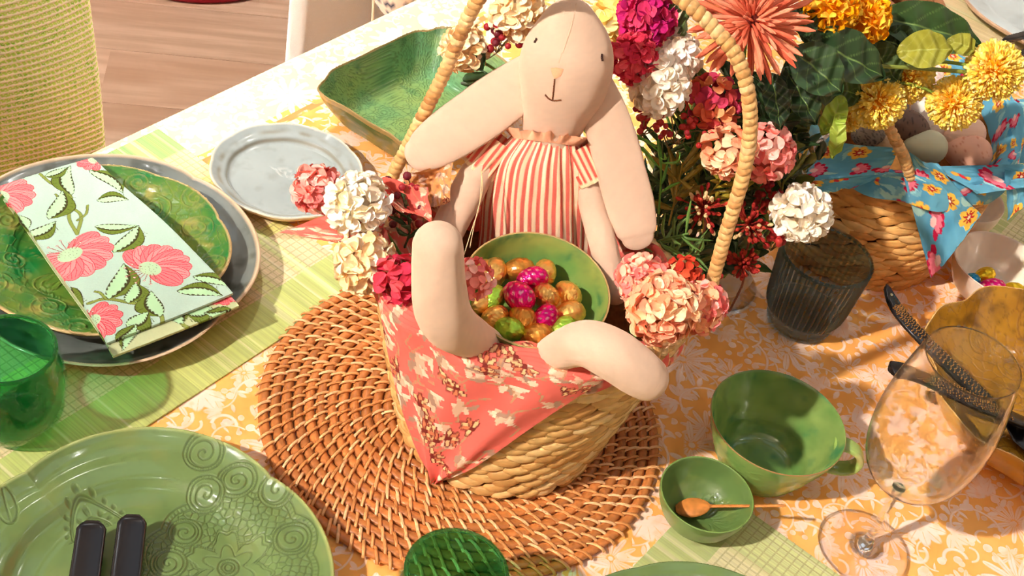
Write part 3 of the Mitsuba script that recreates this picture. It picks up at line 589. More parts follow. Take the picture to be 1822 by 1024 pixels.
for i in range(nw):
    d = (i + .5) * .0066; p = np.array([np.interp(d, dl, HP[:, k]) for k in range(3)]); q = np.array([np.interp(min(d + .004, dl[-1]), dl, HP[:, k]) for k in range(3)]); q0 = np.array([np.interp(max(d - .004, 0), dl, HP[:, k]) for k in range(3)])
    part(hcore, 'wrap', WR[int(rng.integers(0, 5)) if rng.random() > .04 else 5], frame(p, q - q0, roll=rng.random() * .5))

# printed scarf in the basket
SCARF = Print(); r = np.random.default_rng(3)
for i in range(60):
    x, y, a = r.random() * .16, r.random() * .16, r.random() * 360
    for k in range(int(r.integers(2, 5))):
        SCARF.add(leafpoly(x, y, .009 + .008 * r.random(), .0024 + .001 * r.random(), a + (k - 1) * 38 + r.normal() * 8, .12), ((240, 206, 180), (222, 178, 150), (172, 132, 110))[k % 3])
    SCARF.add(LineString([(x, y), (x - .012 * math.cos(math.radians(a)), y - .012 * math.sin(math.radians(a)) + .003), (x - .022 * math.cos(math.radians(a + 30)), y - .022 * math.sin(math.radians(a + 30)))]).buffer(.0007), (190, 140, 104))
for i in range(25):
    x, y, a = r.random() * .16, r.random() * .16, r.random() * 360
    for k in range(5):
        b = a + k * 44; SCARF.add(ell(x + .0055 * math.cos(math.radians(b)), y + .0055 * math.sin(math.radians(b)), .0048, .0024, b), (122, 46, 38)); SCARF.add(ell(x + .0058 * math.cos(math.radians(b)), y + .0058 * math.sin(math.radians(b)), .0036, .0014, b), ((236, 190, 140), (206, 120, 84))[k % 2])
    SCARF.add(ell(x, y, .0022, .0022), (110, 40, 34))
def scarf_cols(X, Y, base=(222, 104, 92)): return SCARF.paint(X, Y, S(base), (.16, .16))
sc = thing('scarf', 'coral floral cloth lining the big basket, a corner hanging over its front', 'cloth')
# front corner: a patch between a left and a right edge, both running from the basket rim to the hanging tip
LEFT = [(-2.48, .200), (-2.44, .15), (-2.36, .087), (-2.20, .035), (-2.03, .009)]; RIGHT = [(-1.02, .200), (-1.13, .172), (-1.33, .127), (-1.66, .054), (-1.98, .009)]
def flap(a, b):
    l = spl(LEFT, 60); rgt = spl(RIGHT, 60); k = (b * 59).astype(int); th = l[k, 0] * (1 - a) + rgt[k, 0] * a; z = l[k, 1] * (1 - a) + rgt[k, 1] * a
    fold = .0035 * np.sin(a * 15 + b * 4) * (1 - .5 * b) + .004 * np.exp(-((a - .16 - .1 * b) / .06) ** 2) + .003 * np.exp(-((a - .78) / .08) ** 2)
    z = z - .005 * np.sin(PI * a) * (1 - b) ** 4 - .006 * np.clip((.06 - b) / .06, 0, 1)
    p = bpt(th, z, .0100 + .006 * (1 - b) - .026 * np.clip((.12 - b) / .12, 0, 1) ** 1.5) + (fold * (.4 + .6 * np.sin(PI * np.clip(a, .02, .98))))[..., None] * np.stack([np.cos(th), np.sin(th), 0 * th], -1)
    return p[..., 0], p[..., 1], p[..., 2]
V, F, a, b = grid(210, 60, flap); V2, F2, a2, b2 = grid(210, 200, lambda a, b: tuple(c for c in flap(a, b)))
X = a2 * .20 * (1.05 - b2); Y = b2 * .19
part(sc, 'front_flap', mikit.ply((V2, F2), 'cloth', smooth=True, color=scarf_cols(X + .04 * b2, Y)))
# lining over the rim: a crumpled band all round
def lining(a, b):
    th = a * 2 * PI - 2.6; w = b * 2 - 1; n1 = meshkit.fbm(np.stack([np.cos(th) * 3, np.sin(th) * 3, b * 2.5], -1), 3, 9) - .5
    out = -.012 + .020 * np.clip(w, -.2, 1) + .018 * n1; z = .188 - .034 * w ** 2 * np.where(w > 0, .75, 1.0) + .014 * n1 + .004 * np.sin(th * 17 + b * 5)
    p = bpt(th, np.minimum(z, .205), out); p[..., 2] = z; return p[..., 0], p[..., 1], p[..., 2]
V, F, a, b = grid(300, 40, lining)
part(sc, 'lining', mikit.ply((V, F), 'cloth', smooth=True, color=scarf_cols(a * .9, b * .09)))
def quadpatch(c00, c10, c11, c01, bulge, wob, seed, nu=60, nv=60):
    c = [V3(k) for k in (c00, c10, c11, c01)]; nn = nz(np.cross(c[1] - c[0], c[3] - c[0]))
    def fn(a, b):
        p = (c[0] * ((1 - a) * (1 - b))[..., None] + c[1] * (a * (1 - b))[..., None] + c[2] * (a * b)[..., None] + c[3] * ((1 - a) * b)[..., None])
        h = bulge * np.sin(PI * a) * np.sin(PI * b) + wob * (meshkit.fbm(np.stack([a * 3, b * 3, a * 0 + seed], -1), 3, seed) - .5) * 2
        p = p + nn * h[..., None]; return p[..., 0], p[..., 1], p[..., 2]
    return grid(nu, nv, fn)
V, F, a, b = quadpatch((-0.2068, 0.8600, 0.1660), (-0.1570, 0.8500, 0.2137), (-0.1218, 0.8300, 0.2100), (-0.1502, 0.8300, 0.1967), .004, .004, 2)
part(sc, 'side_corner', mikit.ply((V, F), 'cloth', smooth=True, color=scarf_cols(a * .07, b * .05)))
V, F, a, b = quadpatch((-0.1411, 0.8900, 0.2225), (-0.0884, 0.8700, 0.2465), (-0.0794, 0.8500, 0.2285), (-0.1083, 0.8500, 0.2306), .014, .008, 5)
part(sc, 'crumpled_fold', mikit.ply((V, F), 'cloth', smooth=True, color=scarf_cols(a * .08, b * .05)))
V, F, a, b = quadpatch((-0.1138, 0.8950, 0.2319), (-0.0736, 0.9000, 0.2525), (-0.0686, 0.8850, 0.2224), (-0.0982, 0.8850, 0.2039), .012, .009, 8)
part(sc, 'crumpled_fold', mikit.ply((V, F), 'cloth', smooth=True, color=scarf_cols(a * .08, b * .06, (214, 150, 92))), label='tan printed fold')

# ------------------------------------------------------------------ toy rabbit
CRM = S(213, 183, 159)
def fabric(V, c=CRM): return c * (.955 + .09 * meshkit.noise(V * np.array([1500, 1500, 1500]), 2))[:, None]
rb = thing('toy_rabbit', 'cream linen toy rabbit in a red striped dress sitting in the basket', 'stuffed toy')
def limb(name, pts, r, flat=1.0, side=None, n=20, k=30, ends=(1, 1)):
    P, R = capped([V3(p) for p in pts], r, k, ends); m = sweep(P, R, R * flat, side=side, n=n); V = m[0] + .0007 * nfb(m[0], 60, 2, 3)[:, None] * np.array([1, 1, 1])
    return part(rb, name, mikit.ply((V, m[1]), 'cloth', smooth=True, color=fabric(V))), (V, m[1])
HS = [(-0.0046, 0.9580, 0.3898), (-0.0038, 0.9570, 0.3821), (-0.0032, 0.9550, 0.3673), (-0.0005, 0.9500, 0.3438), (0.0007, 0.9460, 0.3242), (0.0019, 0.9400, 0.3056), (0.0042, 0.9340, 0.2839), (0.0058, 0.9300, 0.2711)]
HP2 = catmull([(-0.0068, 0.9580, 0.3981), (-0.0063, 0.9580, 0.3914), (-0.0051, 0.9570, 0.3796), (-0.0023, 0.9550, 0.3606), (0.0002, 0.9510, 0.3417), (0.0018, 0.9470, 0.3227), (0.0012, 0.9430, 0.3022), (0.0013, 0.9400, 0.2842), (0.0028, 0.9390, 0.2728)], 60)
HR = catmull(np.stack([np.array([.001, .0140, .0240, .0352, .0392, .0370, .0310, .0258, .0232])] * 3, 1), 60)[:, 0]
HM = sweep(HP2, HR, HR * .88, side=CR, n=48); part(rb, 'head', mikit.ply(HM, 'cloth', smooth=True, color=fabric(HM[0])))
HT = trimesh.Trimesh(HM[0], HM[1], process=False)
def onhead(p, q, lift=.0004):
    p, q = V3(p), V3(q); d = nz(q - p); hit = trimesh.ray.ray_triangle.RayMeshIntersector(HT).intersects_location([p], [d], multiple_hits=True)[0]
    return hit[np.argmin(((hit - p) ** 2).sum(1))] - d * lift
def facetube(name, pts, r, c, lab=None): part(rb, name, shape(sweep(catmull(pts, 12), r, n=6), 'matte', c), label=lab)
facetube('eye', [onhead((-0.0238, 0.8000, 0.4512), (-0.0298, 1.0000, 0.3284)), onhead((-0.0243, 0.8000, 0.4492), (-0.0303, 1.0000, 0.3260)), onhead((-0.0247, 0.8000, 0.4472), (-0.0309, 1.0000, 0.3235))], .0009, (60, 44, 40), 'small dark stitched eye')
facetube('eye', [onhead((0.0224, 0.8000, 0.4512), (0.0279, 1.0000, 0.3284)), onhead((0.0229, 0.8000, 0.4486), (0.0287, 1.0000, 0.3252)), onhead((0.0239, 0.8000, 0.4460), (0.0299, 1.0000, 0.3220))], .0010, (60, 44, 40), 'small dark stitched eye')
facetube('mouth', [onhead((-0.0053, 0.8000, 0.4222), (-0.0066, 1.0000, 0.2922)), onhead((-0.0043, 0.8000, 0.4134), (-0.0054, 1.0000, 0.2811)), onhead((-0.0034, 0.8000, 0.4048), (-0.0043, 1.0000, 0.2705))], .00065, (112, 70, 48), 'brown stitched mouth')
facetube('mouth', [onhead((-0.0094, 0.8000, 0.4080), (-0.0117, 1.0000, 0.2745)), onhead((-0.0064, 0.8000, 0.4054), (-0.0080, 1.0000, 0.2713)), onhead((-0.0025, 0.8000, 0.4046), (-0.0032, 1.0000, 0.2702)), onhead((0.0028, 0.8000, 0.4066), (0.0035, 1.0000, 0.2727))], .00065, (112, 70, 48), 'brown stitched mouth')
NS = [onhead(p, q, .0007) for p, q in (((-0.0098, 0.8000, 0.4305), (-0.0122, 1.0000, 0.3025)), ((-0.0056, 0.8000, 0.4321), (-0.0070, 1.0000, 0.3046)), ((-0.0008, 0.8000, 0.4321), (-0.0010, 1.0000, 0.3045)), ((-0.0016, 0.8000, 0.4261), (-0.0020, 1.0000, 0.2971)), ((-0.0053, 0.8000, 0.4222), (-0.0066, 1.0000, 0.2922)), ((-0.0081, 0.8000, 0.4262), (-0.0101, 1.0000, 0.2972)))]
cn = np.mean(NS, 0) - np.array([0, .0006, 0]); part(rb, 'nose', shape((np.vstack([NS, cn]), np.array([[(i + 1) % 6, i, 6] for i in range(6)])), 'cloth', (240, 172, 132)), label='peach felt nose')
SEAM = [onhead(p, q, .0002) for p, q in (((-0.0027, 0.8000, 0.4847), (-0.0034, 1.0000, 0.3703)), ((-0.0023, 0.8000, 0.4720), (-0.0029, 1.0000, 0.3544)), ((-0.0033, 0.8000, 0.4537), (-0.0041, 1.0000, 0.3315)), ((-0.0052, 0.8000, 0.4360), (-0.0065, 1.0000, 0.3094)))]
part(rb, 'seam', shape(sweep(catmull(SEAM, 20), .00045, n=5), 'cloth', (214, 184, 156)))
limb('ear', [(-0.0187, 0.9500, 0.3342), (-0.0336, 0.9450, 0.3151), (-0.0507, 0.9350, 0.2978), (-0.0661, 0.9260, 0.2826), (-0.0837, 0.9160, 0.2667), (-0.0987, 0.9080, 0.2530), (-0.1047, 0.9050, 0.2473)], [.0165, .0215, .0240, .0238, .0225, .0185, .0140], .26, CR * .62 - CU * .78, 20, 34, (.3, .7))
limb('ear', [(0.0254, 0.9550, 0.3339), (0.0381, 0.9450, 0.3126), (0.0534, 0.9350, 0.2888), (0.0684, 0.9250, 0.2643), (0.0821, 0.9150, 0.2420), (0.0920, 0.9050, 0.2257), (0.0951, 0.9020, 0.2201)], [.0120, .0185, .0208, .0212, .0208, .0180, .0140], .28, CR * .97 + CU * .25, 20, 34, (.3, .8))
limb('arm', [(-0.0454, 0.9300, 0.2479), (-0.0537, 0.9180, 0.2296), (-0.0586, 0.9050, 0.2129), (-0.0644, 0.8900, 0.1975), (-0.0673, 0.8750, 0.1863)], [.0130, .0148, .0152, .0150, .0140])
limb('arm', [(0.0400, 0.9300, 0.2519), (0.0538, 0.9150, 0.2268), (0.0664, 0.8950, 0.2117), (0.0784, 0.8820, 0.1939), (0.0876, 0.8700, 0.1808)], [.0120, .0125, .0122, .0118, .0110])
limb('leg', [(0.0141, 0.8200, 0.1212), (-0.0020, 0.7900, 0.1581), (-0.0193, 0.7680, 0.1865), (-0.0379, 0.7520, 0.2103), (-0.0488, 0.7440, 0.2351), (-0.0559, 0.7440, 0.2660), (-0.0608, 0.7480, 0.2917)], [.013, .0140, .0165, .0205, .0218, .0203, .0190], 1.0, None, 24, 40, (1, .95))
limb('leg', [(0.0263, 0.8100, 0.1178), (0.0393, 0.7850, 0.1664), (0.0521, 0.7650, 0.2026), (0.0669, 0.7530, 0.2252), (0.0873, 0.7450, 0.2281), (0.1077, 0.7450, 0.2174), (0.1185, 0.7480, 0.2090)], [.012, .0135, .0165, .0185, .0203, .0196, .0182], 1.0, None, 24, 40, (1, .95))
TS = [(0.0025, 0.9420, 0.2820), (-0.0001, 0.9400, 0.2718), (-0.0001, 0.9360, 0.2416), (0.0045, 0.9360, 0.2047), (0.0120, 0.9380, 0.1585), (0.0182, 0.9400, 0.1165)]
limb('body', TS, [.020, .021, .029, .032, .032, .030], .75, CR, 24, 24)
# dress
DC = catmull([V3(p) for p in TS[1:]], 90); DW = catmull(np.stack([np.array([.0290, .0440, .0495, .0525, .0550])] * 3, 1), 90)[:, 0]
def dress(a, b):
    k = (b * 89).astype(int); c = DC[k]; w = DW[k]; ph = a * 2 * PI; sd = nz(CR * .99 - CU * .13); fr = nz(np.array([0, -.80, .60]) - sd * (np.array([0, -.80, .60]) @ sd))
    g = 1 + (.030 * (1 - b) ** 1.5 + .012) * np.sin(ph * 26 + 3 * b) + .05 * b ** 2 * np.sin(ph * 5 + 1) + .02 * np.sin(ph * 9 + b * 6)
    p = c + sd * (w * g * np.cos(ph))[..., None] + fr * (w * g * .80 * np.sin(ph))[..., None]; return p[..., 0], p[..., 1], p[..., 2]
V, F, a, b = grid(700, 90, dress, cu=True)
st_ = np.clip((np.abs(((a * 46 + .02 * np.sin(b * 20)) % 1) - .5) - .25) * 9 + .5, 0, 1)[:, None]
dr_ = part(rb, 'dress', mikit.ply((V, F), 'cloth', smooth=True, color=(S(222, 108, 92) * (1 - st_) + S(250, 220, 186) * st_) * (.94 + .12 * meshkit.noise(V * 1400, 4))[:, None]), label='red and cream striped cotton dress')
def frill(a, b):
    ph = a * 2 * PI; c = DC[0] + (DC[0] - DC[8]) / np.linalg.norm(DC[0] - DC[8]) * .0; sd = nz(CR * .99 - CU * .13); fr = nz(np.array([0, -.80, .60]) - sd * (np.array([0, -.80, .60]) @ sd)); up = nz(DC[0] - DC[8])
    rr = .0300 + .005 * b + .0035 * np.sin(ph * 17) * b + .003 * np.sin(ph * 7 + 2) * b; jag = 1 + .35 * np.sin(ph * 13) + .25 * np.sin(ph * 29)
    p = c + sd * (rr * np.cos(ph))[..., None] + fr * (.001 + rr * .90 * np.sin(ph))[..., None] + up * (((.006 + .0030 * jag) * b - .0045)[..., None]); return p[..., 0], p[..., 1], p[..., 2]
V, F, a, b = grid(260, 6, frill, cu=True); part(dr_, 'frill', mikit.ply((V, F), 'cloth', smooth=True, color=fabric(V, S(242, 182, 146))), label='frayed peach neck frill')
def sleeve(p0, p1, r0, r1, sd):
    P = np.linspace(V3(p0), V3(p1), 16); R = np.linspace(r0, r1, 16) * (1 + .0 * np.arange(16)); m = sweep(P, R, R * .9, side=sd, n=120, caps=False); th = np.tile(np.arange(120) * 2 * PI / 120, 16); k = np.repeat(np.arange(16), 120)
    V = m[0] + (m[0] - P[k]) * (.06 * np.sin(th * 14) * (.4 + .6 * (k / 15)))[:, None]; s_ = np.clip((np.abs((th * 18 / (2 * PI)) % 1 - .5) - .25) * 9 + .5, 0, 1)[:, None]
    C = S(216, 92, 76) * (1 - s_) + S(246, 214, 178) * s_; C = np.where((k > 13)[:, None], S(240, 214, 172), C)
    part(dr_, 'sleeve', mikit.ply((V, m[1]), 'cloth', smooth=True, color=C))
sleeve((-0.0385, 0.9360, 0.2627), (-0.0526, 0.9240, 0.2348), .0165, .0172, CR)
sleeve((0.0245, 0.9360, 0.2723), (0.0456, 0.9260, 0.2492), .0155, .0145, CR)
for pts in ([(-0.0486, 0.8950, 0.2577), (-0.0434, 0.8850, 0.2425), (-0.0439, 0.8800, 0.2152), (-0.0435, 0.8750, 0.1873)], [(-0.0467, 0.8930, 0.2537), (-0.0433, 0.8850, 0.2240), (-0.0448, 0.8800, 0.2086), (-0.0471, 0.8750, 0.1783)]):
    part(dr_, 'loose_thread', shape(sweep(catmull(pts, 20), .0005, n=5), 'cloth', (244, 214, 168)))

# ------------------------------------------------------------------ bowl of foil eggs in the basket
BN = nz((0, -.14, .99)); BO = np.array([.020, .830, .198])
prof = spl([(0, -.046), (.02, -.0455), (.04, -.036), (.053, -.018), (.0600, .0), (.0612, .0012), (.0625, .0), (.0575, -.017), (.045, -.038), (.026, -.050), (.022, -.054), (0, -.054)], 60)
V, F = lathe(prof, 96); ins = np.repeat(np.arange(60), 96) < 27; rimm = np.abs(np.repeat(np.arange(60), 96) - 27) <= 3
C = glaze_mix(V, (92, 128, 62), (132, 142, 70), (60, 106, 60), 40, 4, 3); C = np.where(rimm[:, None], S(176, 146, 92), C)
tableware('ceramic_bowl', 'green glazed bowl of foil wrapped eggs on the lap of the toy rabbit', 'bowl', frame(BO, BN, (0, 1, 0)), (V, F), C)
def foil_egg(seed, c, dots=None):
    r = np.random.default_rng(seed); n, m = (34, 36) if dots else (22, 24); t = np.linspace(0, PI, n); rr = np.sin(t) * (1 + .10 * np.cos(t)); th = np.arange(m) * 2 * PI / m
    V = np.stack([np.outer(rr, np.cos(th)), np.outer(rr, np.sin(th)), np.repeat(np.cos(t)[:, None] * 1.38, m, 1)], -1).reshape(-1, 3)
    fac = np.abs(meshkit.fbm(V * 2.6 + seed * 7, 3, seed) - .5); V = V * (1 + .10 * (fac - .12) + .06 * (meshkit.noise(V * 8 + seed, seed) - .5))[:, None]
    C = col(len(V), S(c)) * (.8 + .5 * meshkit.noise(V * 4 + seed, 3))[:, None]
    if dots:
        k = 46; i = np.arange(k) + .5; ph = np.arccos(1 - 2 * i / k); a = i * 2.39996; D = np.stack([np.sin(ph) * np.cos(a), np.sin(ph) * np.sin(a), np.cos(ph)], 1); N = V / np.linalg.norm(V, axis=1, keepdims=True)
        C = np.where(((N @ D.T).max(1) > math.cos(.11))[:, None], S(dots), C)
    return mikit.ply((V, quads(n, m, False, True)[:, ::-1]), 'foil', smooth=False, color=np.clip(C, 0, 1))
GOLD, MAG, LIME = (236, 178, 92), (222, 24, 120), (160, 206, 70)
FE = dict(gold=[foil_egg(i, c) for i, c in enumerate((GOLD, (232, 178, 96), (206, 140, 60)))], magenta=[foil_egg(10 + i, MAG, (240, 170, 180)) for i in range(2)], lime=[foil_egg(20 + i, LIME) for i in range(2)],
          blue=[foil_egg(30, (20, 130, 190), (120, 190, 220))], yellow=[foil_egg(31, (226, 190, 40))])
def put_foil(kind, i, p, d, size, label, group):
    t = thing('foil_egg', label, 'chocolate egg', group); v = FE[kind][i % len(FE[kind])]; scene[t] = {**v, 'to_world': T4(frame(p, d, s=size, roll=i * 1.3))}
def dirpx(a, up=0.0): a = math.radians(a); return nz(CR * math.cos(a) + np.array([0, .93, .1]) * math.sin(a) + np.array([0, 0, up]))     # as seen: a = 0 to the right, 90 away
EG = [('gold', (-0.0261, 0.8478, 0.1864), 80, .0098, 'gold foil egg at the left wall of the green bowl, half behind the pink flower'), ('gold', (-0.0174, 0.8492, 0.1886), 95, .0105, 'upright gold foil egg at the upper left of the green bowl'),
 ('gold', (0.0015, 0.8584, 0.1899), 5, .0105, 'gold foil egg lying across the top of the pile'), ('gold', (0.0246, 0.8628, 0.1895), 100, .0098, 'gold foil egg at the upper right behind the dotted magenta one'),
 ('gold', (0.0280, 0.8343, 0.1905), -50, .0105, 'gold foil egg right of the large magenta one, leaning outward'), ('gold', (0.0387, 0.8353, 0.1826), -75, .0092, 'gold foil egg in shade between two brighter gold ones'),
 ('gold', (0.0469, 0.8453, 0.1880), -60, .0108, 'gold foil egg farthest right in the green bowl'), ('gold', (0.0512, 0.8248, 0.1852), 15, .0105, 'pale gold foil egg above the rabbit foot at right'),
 ('gold', (0.0143, 0.8056, 0.1865), -55, .0108, 'silvery gold foil egg in front of the large magenta one'), ('gold', (-0.0087, 0.8032, 0.1811), 40, .0095, 'small bronze gold foil egg at the lower left'),
 ('gold', (-0.0232, 0.8143, 0.1816), 60, .0095, 'gold foil egg under the pink flower by the rabbit leg'), ('gold', (0.0283, 0.7931, 0.1827), 0, .0105, 'gold foil egg at the front rim of the green bowl'),
 ('magenta', (0.0147, 0.8451, 0.1961), 12, .0100, 'magenta dotted foil egg lying flat at the top of the pile'), ('magenta', (0.0070, 0.8214, 0.1948), -50, .0118, 'large magenta dotted foil egg in the middle of the pile'), ('magenta', (0.0325, 0.8086, 0.1889), 70, .0100, 'round magenta dotted foil egg in front'),
 ('lime', (-0.0125, 0.8218, 0.1847), 80, .0095, 'lime green foil egg at the left of the pile'), ('lime', (0.0060, 0.7935, 0.1827), -25, .0098, 'bright green foil egg by the front rim at left'), ('lime', (0.0480, 0.8062, 0.1845), 30, .0095, 'bright green foil egg half under the rabbit foot')]
for i, (k, p, a, s_, lab) in enumerate(EG): put_foil(k, i, V3(p), dirpx(a, .12), s_, lab, 'foil eggs in the green bowl')

# ------------------------------------------------------------------ glassware
def solid(t, name, prof, n, M, bs, k=120, rfun=None):
    part(t, name, mikit.ply(orient(lathe(spl(prof, k), n, rfun)), bs, smooth=True), M)
def sheet(t, name, prof, n, M, bs, wob=0.0, f=60, seed=0, nz_=40, lab=None):
    p = spl(prof, nz_); V, F = lathe(p, n)
    if wob:
        r = np.hypot(V[:, 0], V[:, 1])[:, None] + 1e-6; d = np.concatenate([V[:, :2] / r, 0 * r], 1); V = V + d * (wob * nfb(V, f, 3, seed))[:, None] * np.minimum(r / .02, 1)
    part(t, name, mikit.ply((V, F), bs, smooth=True), M, lab)
def ringmesh(R, a, z, n=90, b=None): th = np.linspace(0, 2 * PI, n + 1)[:-1]; k = np.arange(10) * 2 * PI / 10; rr = R + a * np.cos(k)[None] + 0 * th[:, None]; return np.stack([rr * np.cos(th)[:, None], rr * np.sin(th)[:, None], z + (b or a) * np.sin(k)[None] + 0 * th[:, None]], -1).reshape(-1, 3), quads(n, 10, True, True)
B['green_solid'] = {'type': 'dielectric', 'int_ior': 1.5, 'specular_transmittance': {'type': 'rgb', 'value': [.50, .86, .60]}}
B['smoke_solid'] = {'type': 'dielectric', 'int_ior': 1.5, 'specular_transmittance': {'type': 'rgb', 'value': [.60, .71, .74]}}
def tumbler(M, rr, label, seed):
    t = thing('glass_tumbler', label, 'glass')
    out = [(.0, .0006), (.020, .0006), (.030, .004), (.0405, .020), (.0452, .042), (.0445, .064), (.0410, .082), (rr, .0935)]
    inn = [(rr - .0022, .0935), (.0385, .081), (.0418, .064), (.0424, .042), (.0378, .022), (.027, .0095), (.014, .0075), (0, .0072)]
    sheet(t, 'wall', out, 96, M, 'green_sheet', .0022, 70, seed); sheet(t, 'inner_wall', inn, 96, M, 'green_sheet', .0040, 75, seed + 3)
    part(t, 'rim', mikit.ply(orient(ringmesh(rr - .001, .0017, .0935)), 'green_solid', smooth=True), M)
    return t
tumbler(trans(-.392, .720, .0024), .0395, 'bulbous green glass tumbler at the left edge between the two plates', 2)
tumbler(trans(.010, .612, .0002), .0400, 'green glass tumbler cut off by the bottom edge in front of the rattan mat', 6)
# ribbed smoke grey tumbler
t = thing('glass_tumbler', 'smoky grey ribbed glass tumbler between the vase and the blue cloth basket', 'glass'); M = trans(.3085, 1.100, .0004)
WALL = [(.0380, .0205), (.0405, .024), (.0425, .034), (.0452, .066), (.0476, .0960)]
B['smoke_wall'] = tint((.60, .71, .74)); B['smoke_rib'] = tint((.31, .41, .44))
sheet(t, 'wall', WALL, 132, M, 'smoke_wall', nz_=30)
part(t, 'base', mikit.ply(orient(lathe(spl([(0, .0), (.029, .0), (.0345, .002), (.0360, .008), (.0348, .0125), (.0366, .0155), (.0385, .0185), (.0378, .0205), (.025, .0195), (0, .0190)], 70), 176, lambda th, k: 1 + .018 * np.cos(44 * th) * np.clip(k / 10 - .6, 0, 1) * np.clip((56 - k) / 8, 0, 1))), 'smoke_solid', smooth=True), M)
part(t, 'rim', mikit.ply(orient(ringmesh(.0475, .0019, .0965)), 'smoke_solid', smooth=True), M)
wl = spl(WALL, 12); ph_ = np.linspace(0, PI, 7); RIB = np.stack([wl[:, :1] + .0019 * np.sin(ph_)[None] * np.linspace(1, 1.1, 12)[:, None] + .0002, np.repeat((.0021 * np.cos(ph_))[None], 12, 0), np.repeat(wl[:, 1:2], 7, 1)], -1).reshape(-1, 3)
rbm = mikit.ply((RIB, quads(12, 7)), 'smoke_rib', smooth=True)
for i in range(44): part(t, 'rib', rbm, M @ trans(0, 0, 0, i * 2 * PI / 44))
# wine glass
t = thing('wine_glass', 'tall clear wine glass in front of the amber bowl', 'wine glass'); M = trans(.3700, .8104, .0004)
B['goblet_sheet'] = {'type': 'thindielectric', 'int_ior': 1.9}
OUTB = [(.0394, .2500), (.0431, .232), (.0475, .205), (.0496, .180), (.0489, .155), (.0444, .1295), (.0354, .1105), (.0224, .0978), (.0092, .0910), (0, .0898)]
solid(t, 'bowl', [(0, .0908), (.0090, .0918), (.0221, .0985), (.0351, .1112), (.0440, .1300), (.0485, .155), (.0492, .180), (.0471, .205), (.0427, .232), (.0390, .2497), (.0392, .2503)] + OUTB, 110, M, 'lens', 170)
sm = spl([(0, .0889), (.0060, .0892), (.0050, .0845), (.0040, .074), (.0036, .05), (.0037, .03), (.0046, .017), (.0075, .0105), (.0125, .0065), (.0150, .0055), (.0118, .0052), (0, .0050)], 60)
part(t, 'stem', mikit.ply(orient(lathe(sm, 40)), 'lens', smooth=True), M)
sheet(t, 'foot', [(.0100, .0050), (.024, .0036), (.0400, .0028), (.0425, .0018)], 100, M, 'goblet_sheet', nz_=30)
part(t, 'foot_rim', mikit.ply(orient(ringmesh(.0422, .0011, .0015)), 'lens', smooth=True), M)
# clear vase
t = thing('glass_vase', 'clear ribbed glass vase full of flowers behind the toy rabbit', 'vase'); M = trans(.208, 1.128, .0004); VC = np.array([.208, 1.128, 0])
def vase_sheet(prof, name):
    p = spl(prof, 60); V, F = lathe(p, 160, lambda th, k: 1 + .012 * np.cos(20 * th) * np.clip(k / 8 - 1, 0, 1) * np.clip((58 - k) / 8, 0, 1)); part(t, name, mikit.ply((V, F), 'clear_sheet', smooth=True), M)
vase_sheet([(.060, .238), (.0555, .20), (.049, .14), (.045, .08), (.043, .030), (.038, .014), (.02, .010), (0, .0095)], 'wall')
part(t, 'rim', mikit.ply(orient(ringmesh(.060, .0016, .238)), 'lens', smooth=True), M)
bs_ = spl([(0, .0095), (.040, .0085), (.0505, .0065), (.0525, .0035), (.0505, .0008), (.03, .0002), (0, .0002)], 40); part(t, 'base', mikit.ply(orient(lathe(bs_, 80)), 'lens', smooth=True), M)

# ------------------------------------------------------------------ cup, spice bowl with spoon
def ceramic(name, label, cat, prof, M, cols, rimc, outc, n=96, k=80, f=30, seed=0, rim_at=.5, rim_w=.025, relief=None):
    p = spl(prof, k); V, F = lathe(p, n); fr = np.repeat(np.arange(k), n) / (k - 1)
    if relief is not None: V = V + relief(V, fr)
    C = glaze_mix(V, *cols, f=f, seed=seed, sharp=3); Co = glaze_mix(V, *outc, f=f, seed=seed + 2, sharp=3); C = np.where((fr > rim_at)[:, None], Co, C)
    e = np.clip(1.6 - np.abs(fr - rim_at) / rim_w, 0, 1)[:, None]; C = C * (1 - e) + S(rimc) * e
    t = thing(name, label, cat); part(t, 'body', mikit.ply((V, F), 'glaze', smooth=True, color=C), M); return t
M = trans(.267, .8745, .0004)
def cup_rel(V, fr):
    a = np.arctan2(V[:, 1], V[:, 0]); rel = np.maximum(line(vor(a * .06, V[:, 2], 110, 4.), .0011), 0) * (fr > .58) * (fr < .8) * .0007; r = np.hypot(V[:, 0], V[:, 1])[:, None] + 1e-9
    rg = (np.exp(-((fr - .235) / .012) ** 2) * .0010)[:, None]; d = np.concatenate([V[:, :2] / r, 0 * r], 1); return d * (rel[:, None] - rg)
cup = ceramic('tea_cup', 'wide green glazed cup with a handle, brown rimmed, beside the wine glass', 'cup',
    [(0, .0075), (.018, .0075), (.030, .0085), (.0365, .013), (.044, .026), (.052, .045), (.0590, .061), (.0622, .0695), (.0635, .0712), (.0640, .0695), (.0612, .060), (.055, .043), (.047, .024), (.039, .009), (.035, .003), (.030, .0004), (.015, .0012), (0, .0015)], M,
    ((82, 116, 56), (122, 144, 76), (44, 106, 66)), (158, 112, 70), ((100, 134, 66), (128, 150, 80), (70, 110, 56)), n=120, k=110, rim_at=.5, rim_w=.02, seed=3, relief=cup_rel)
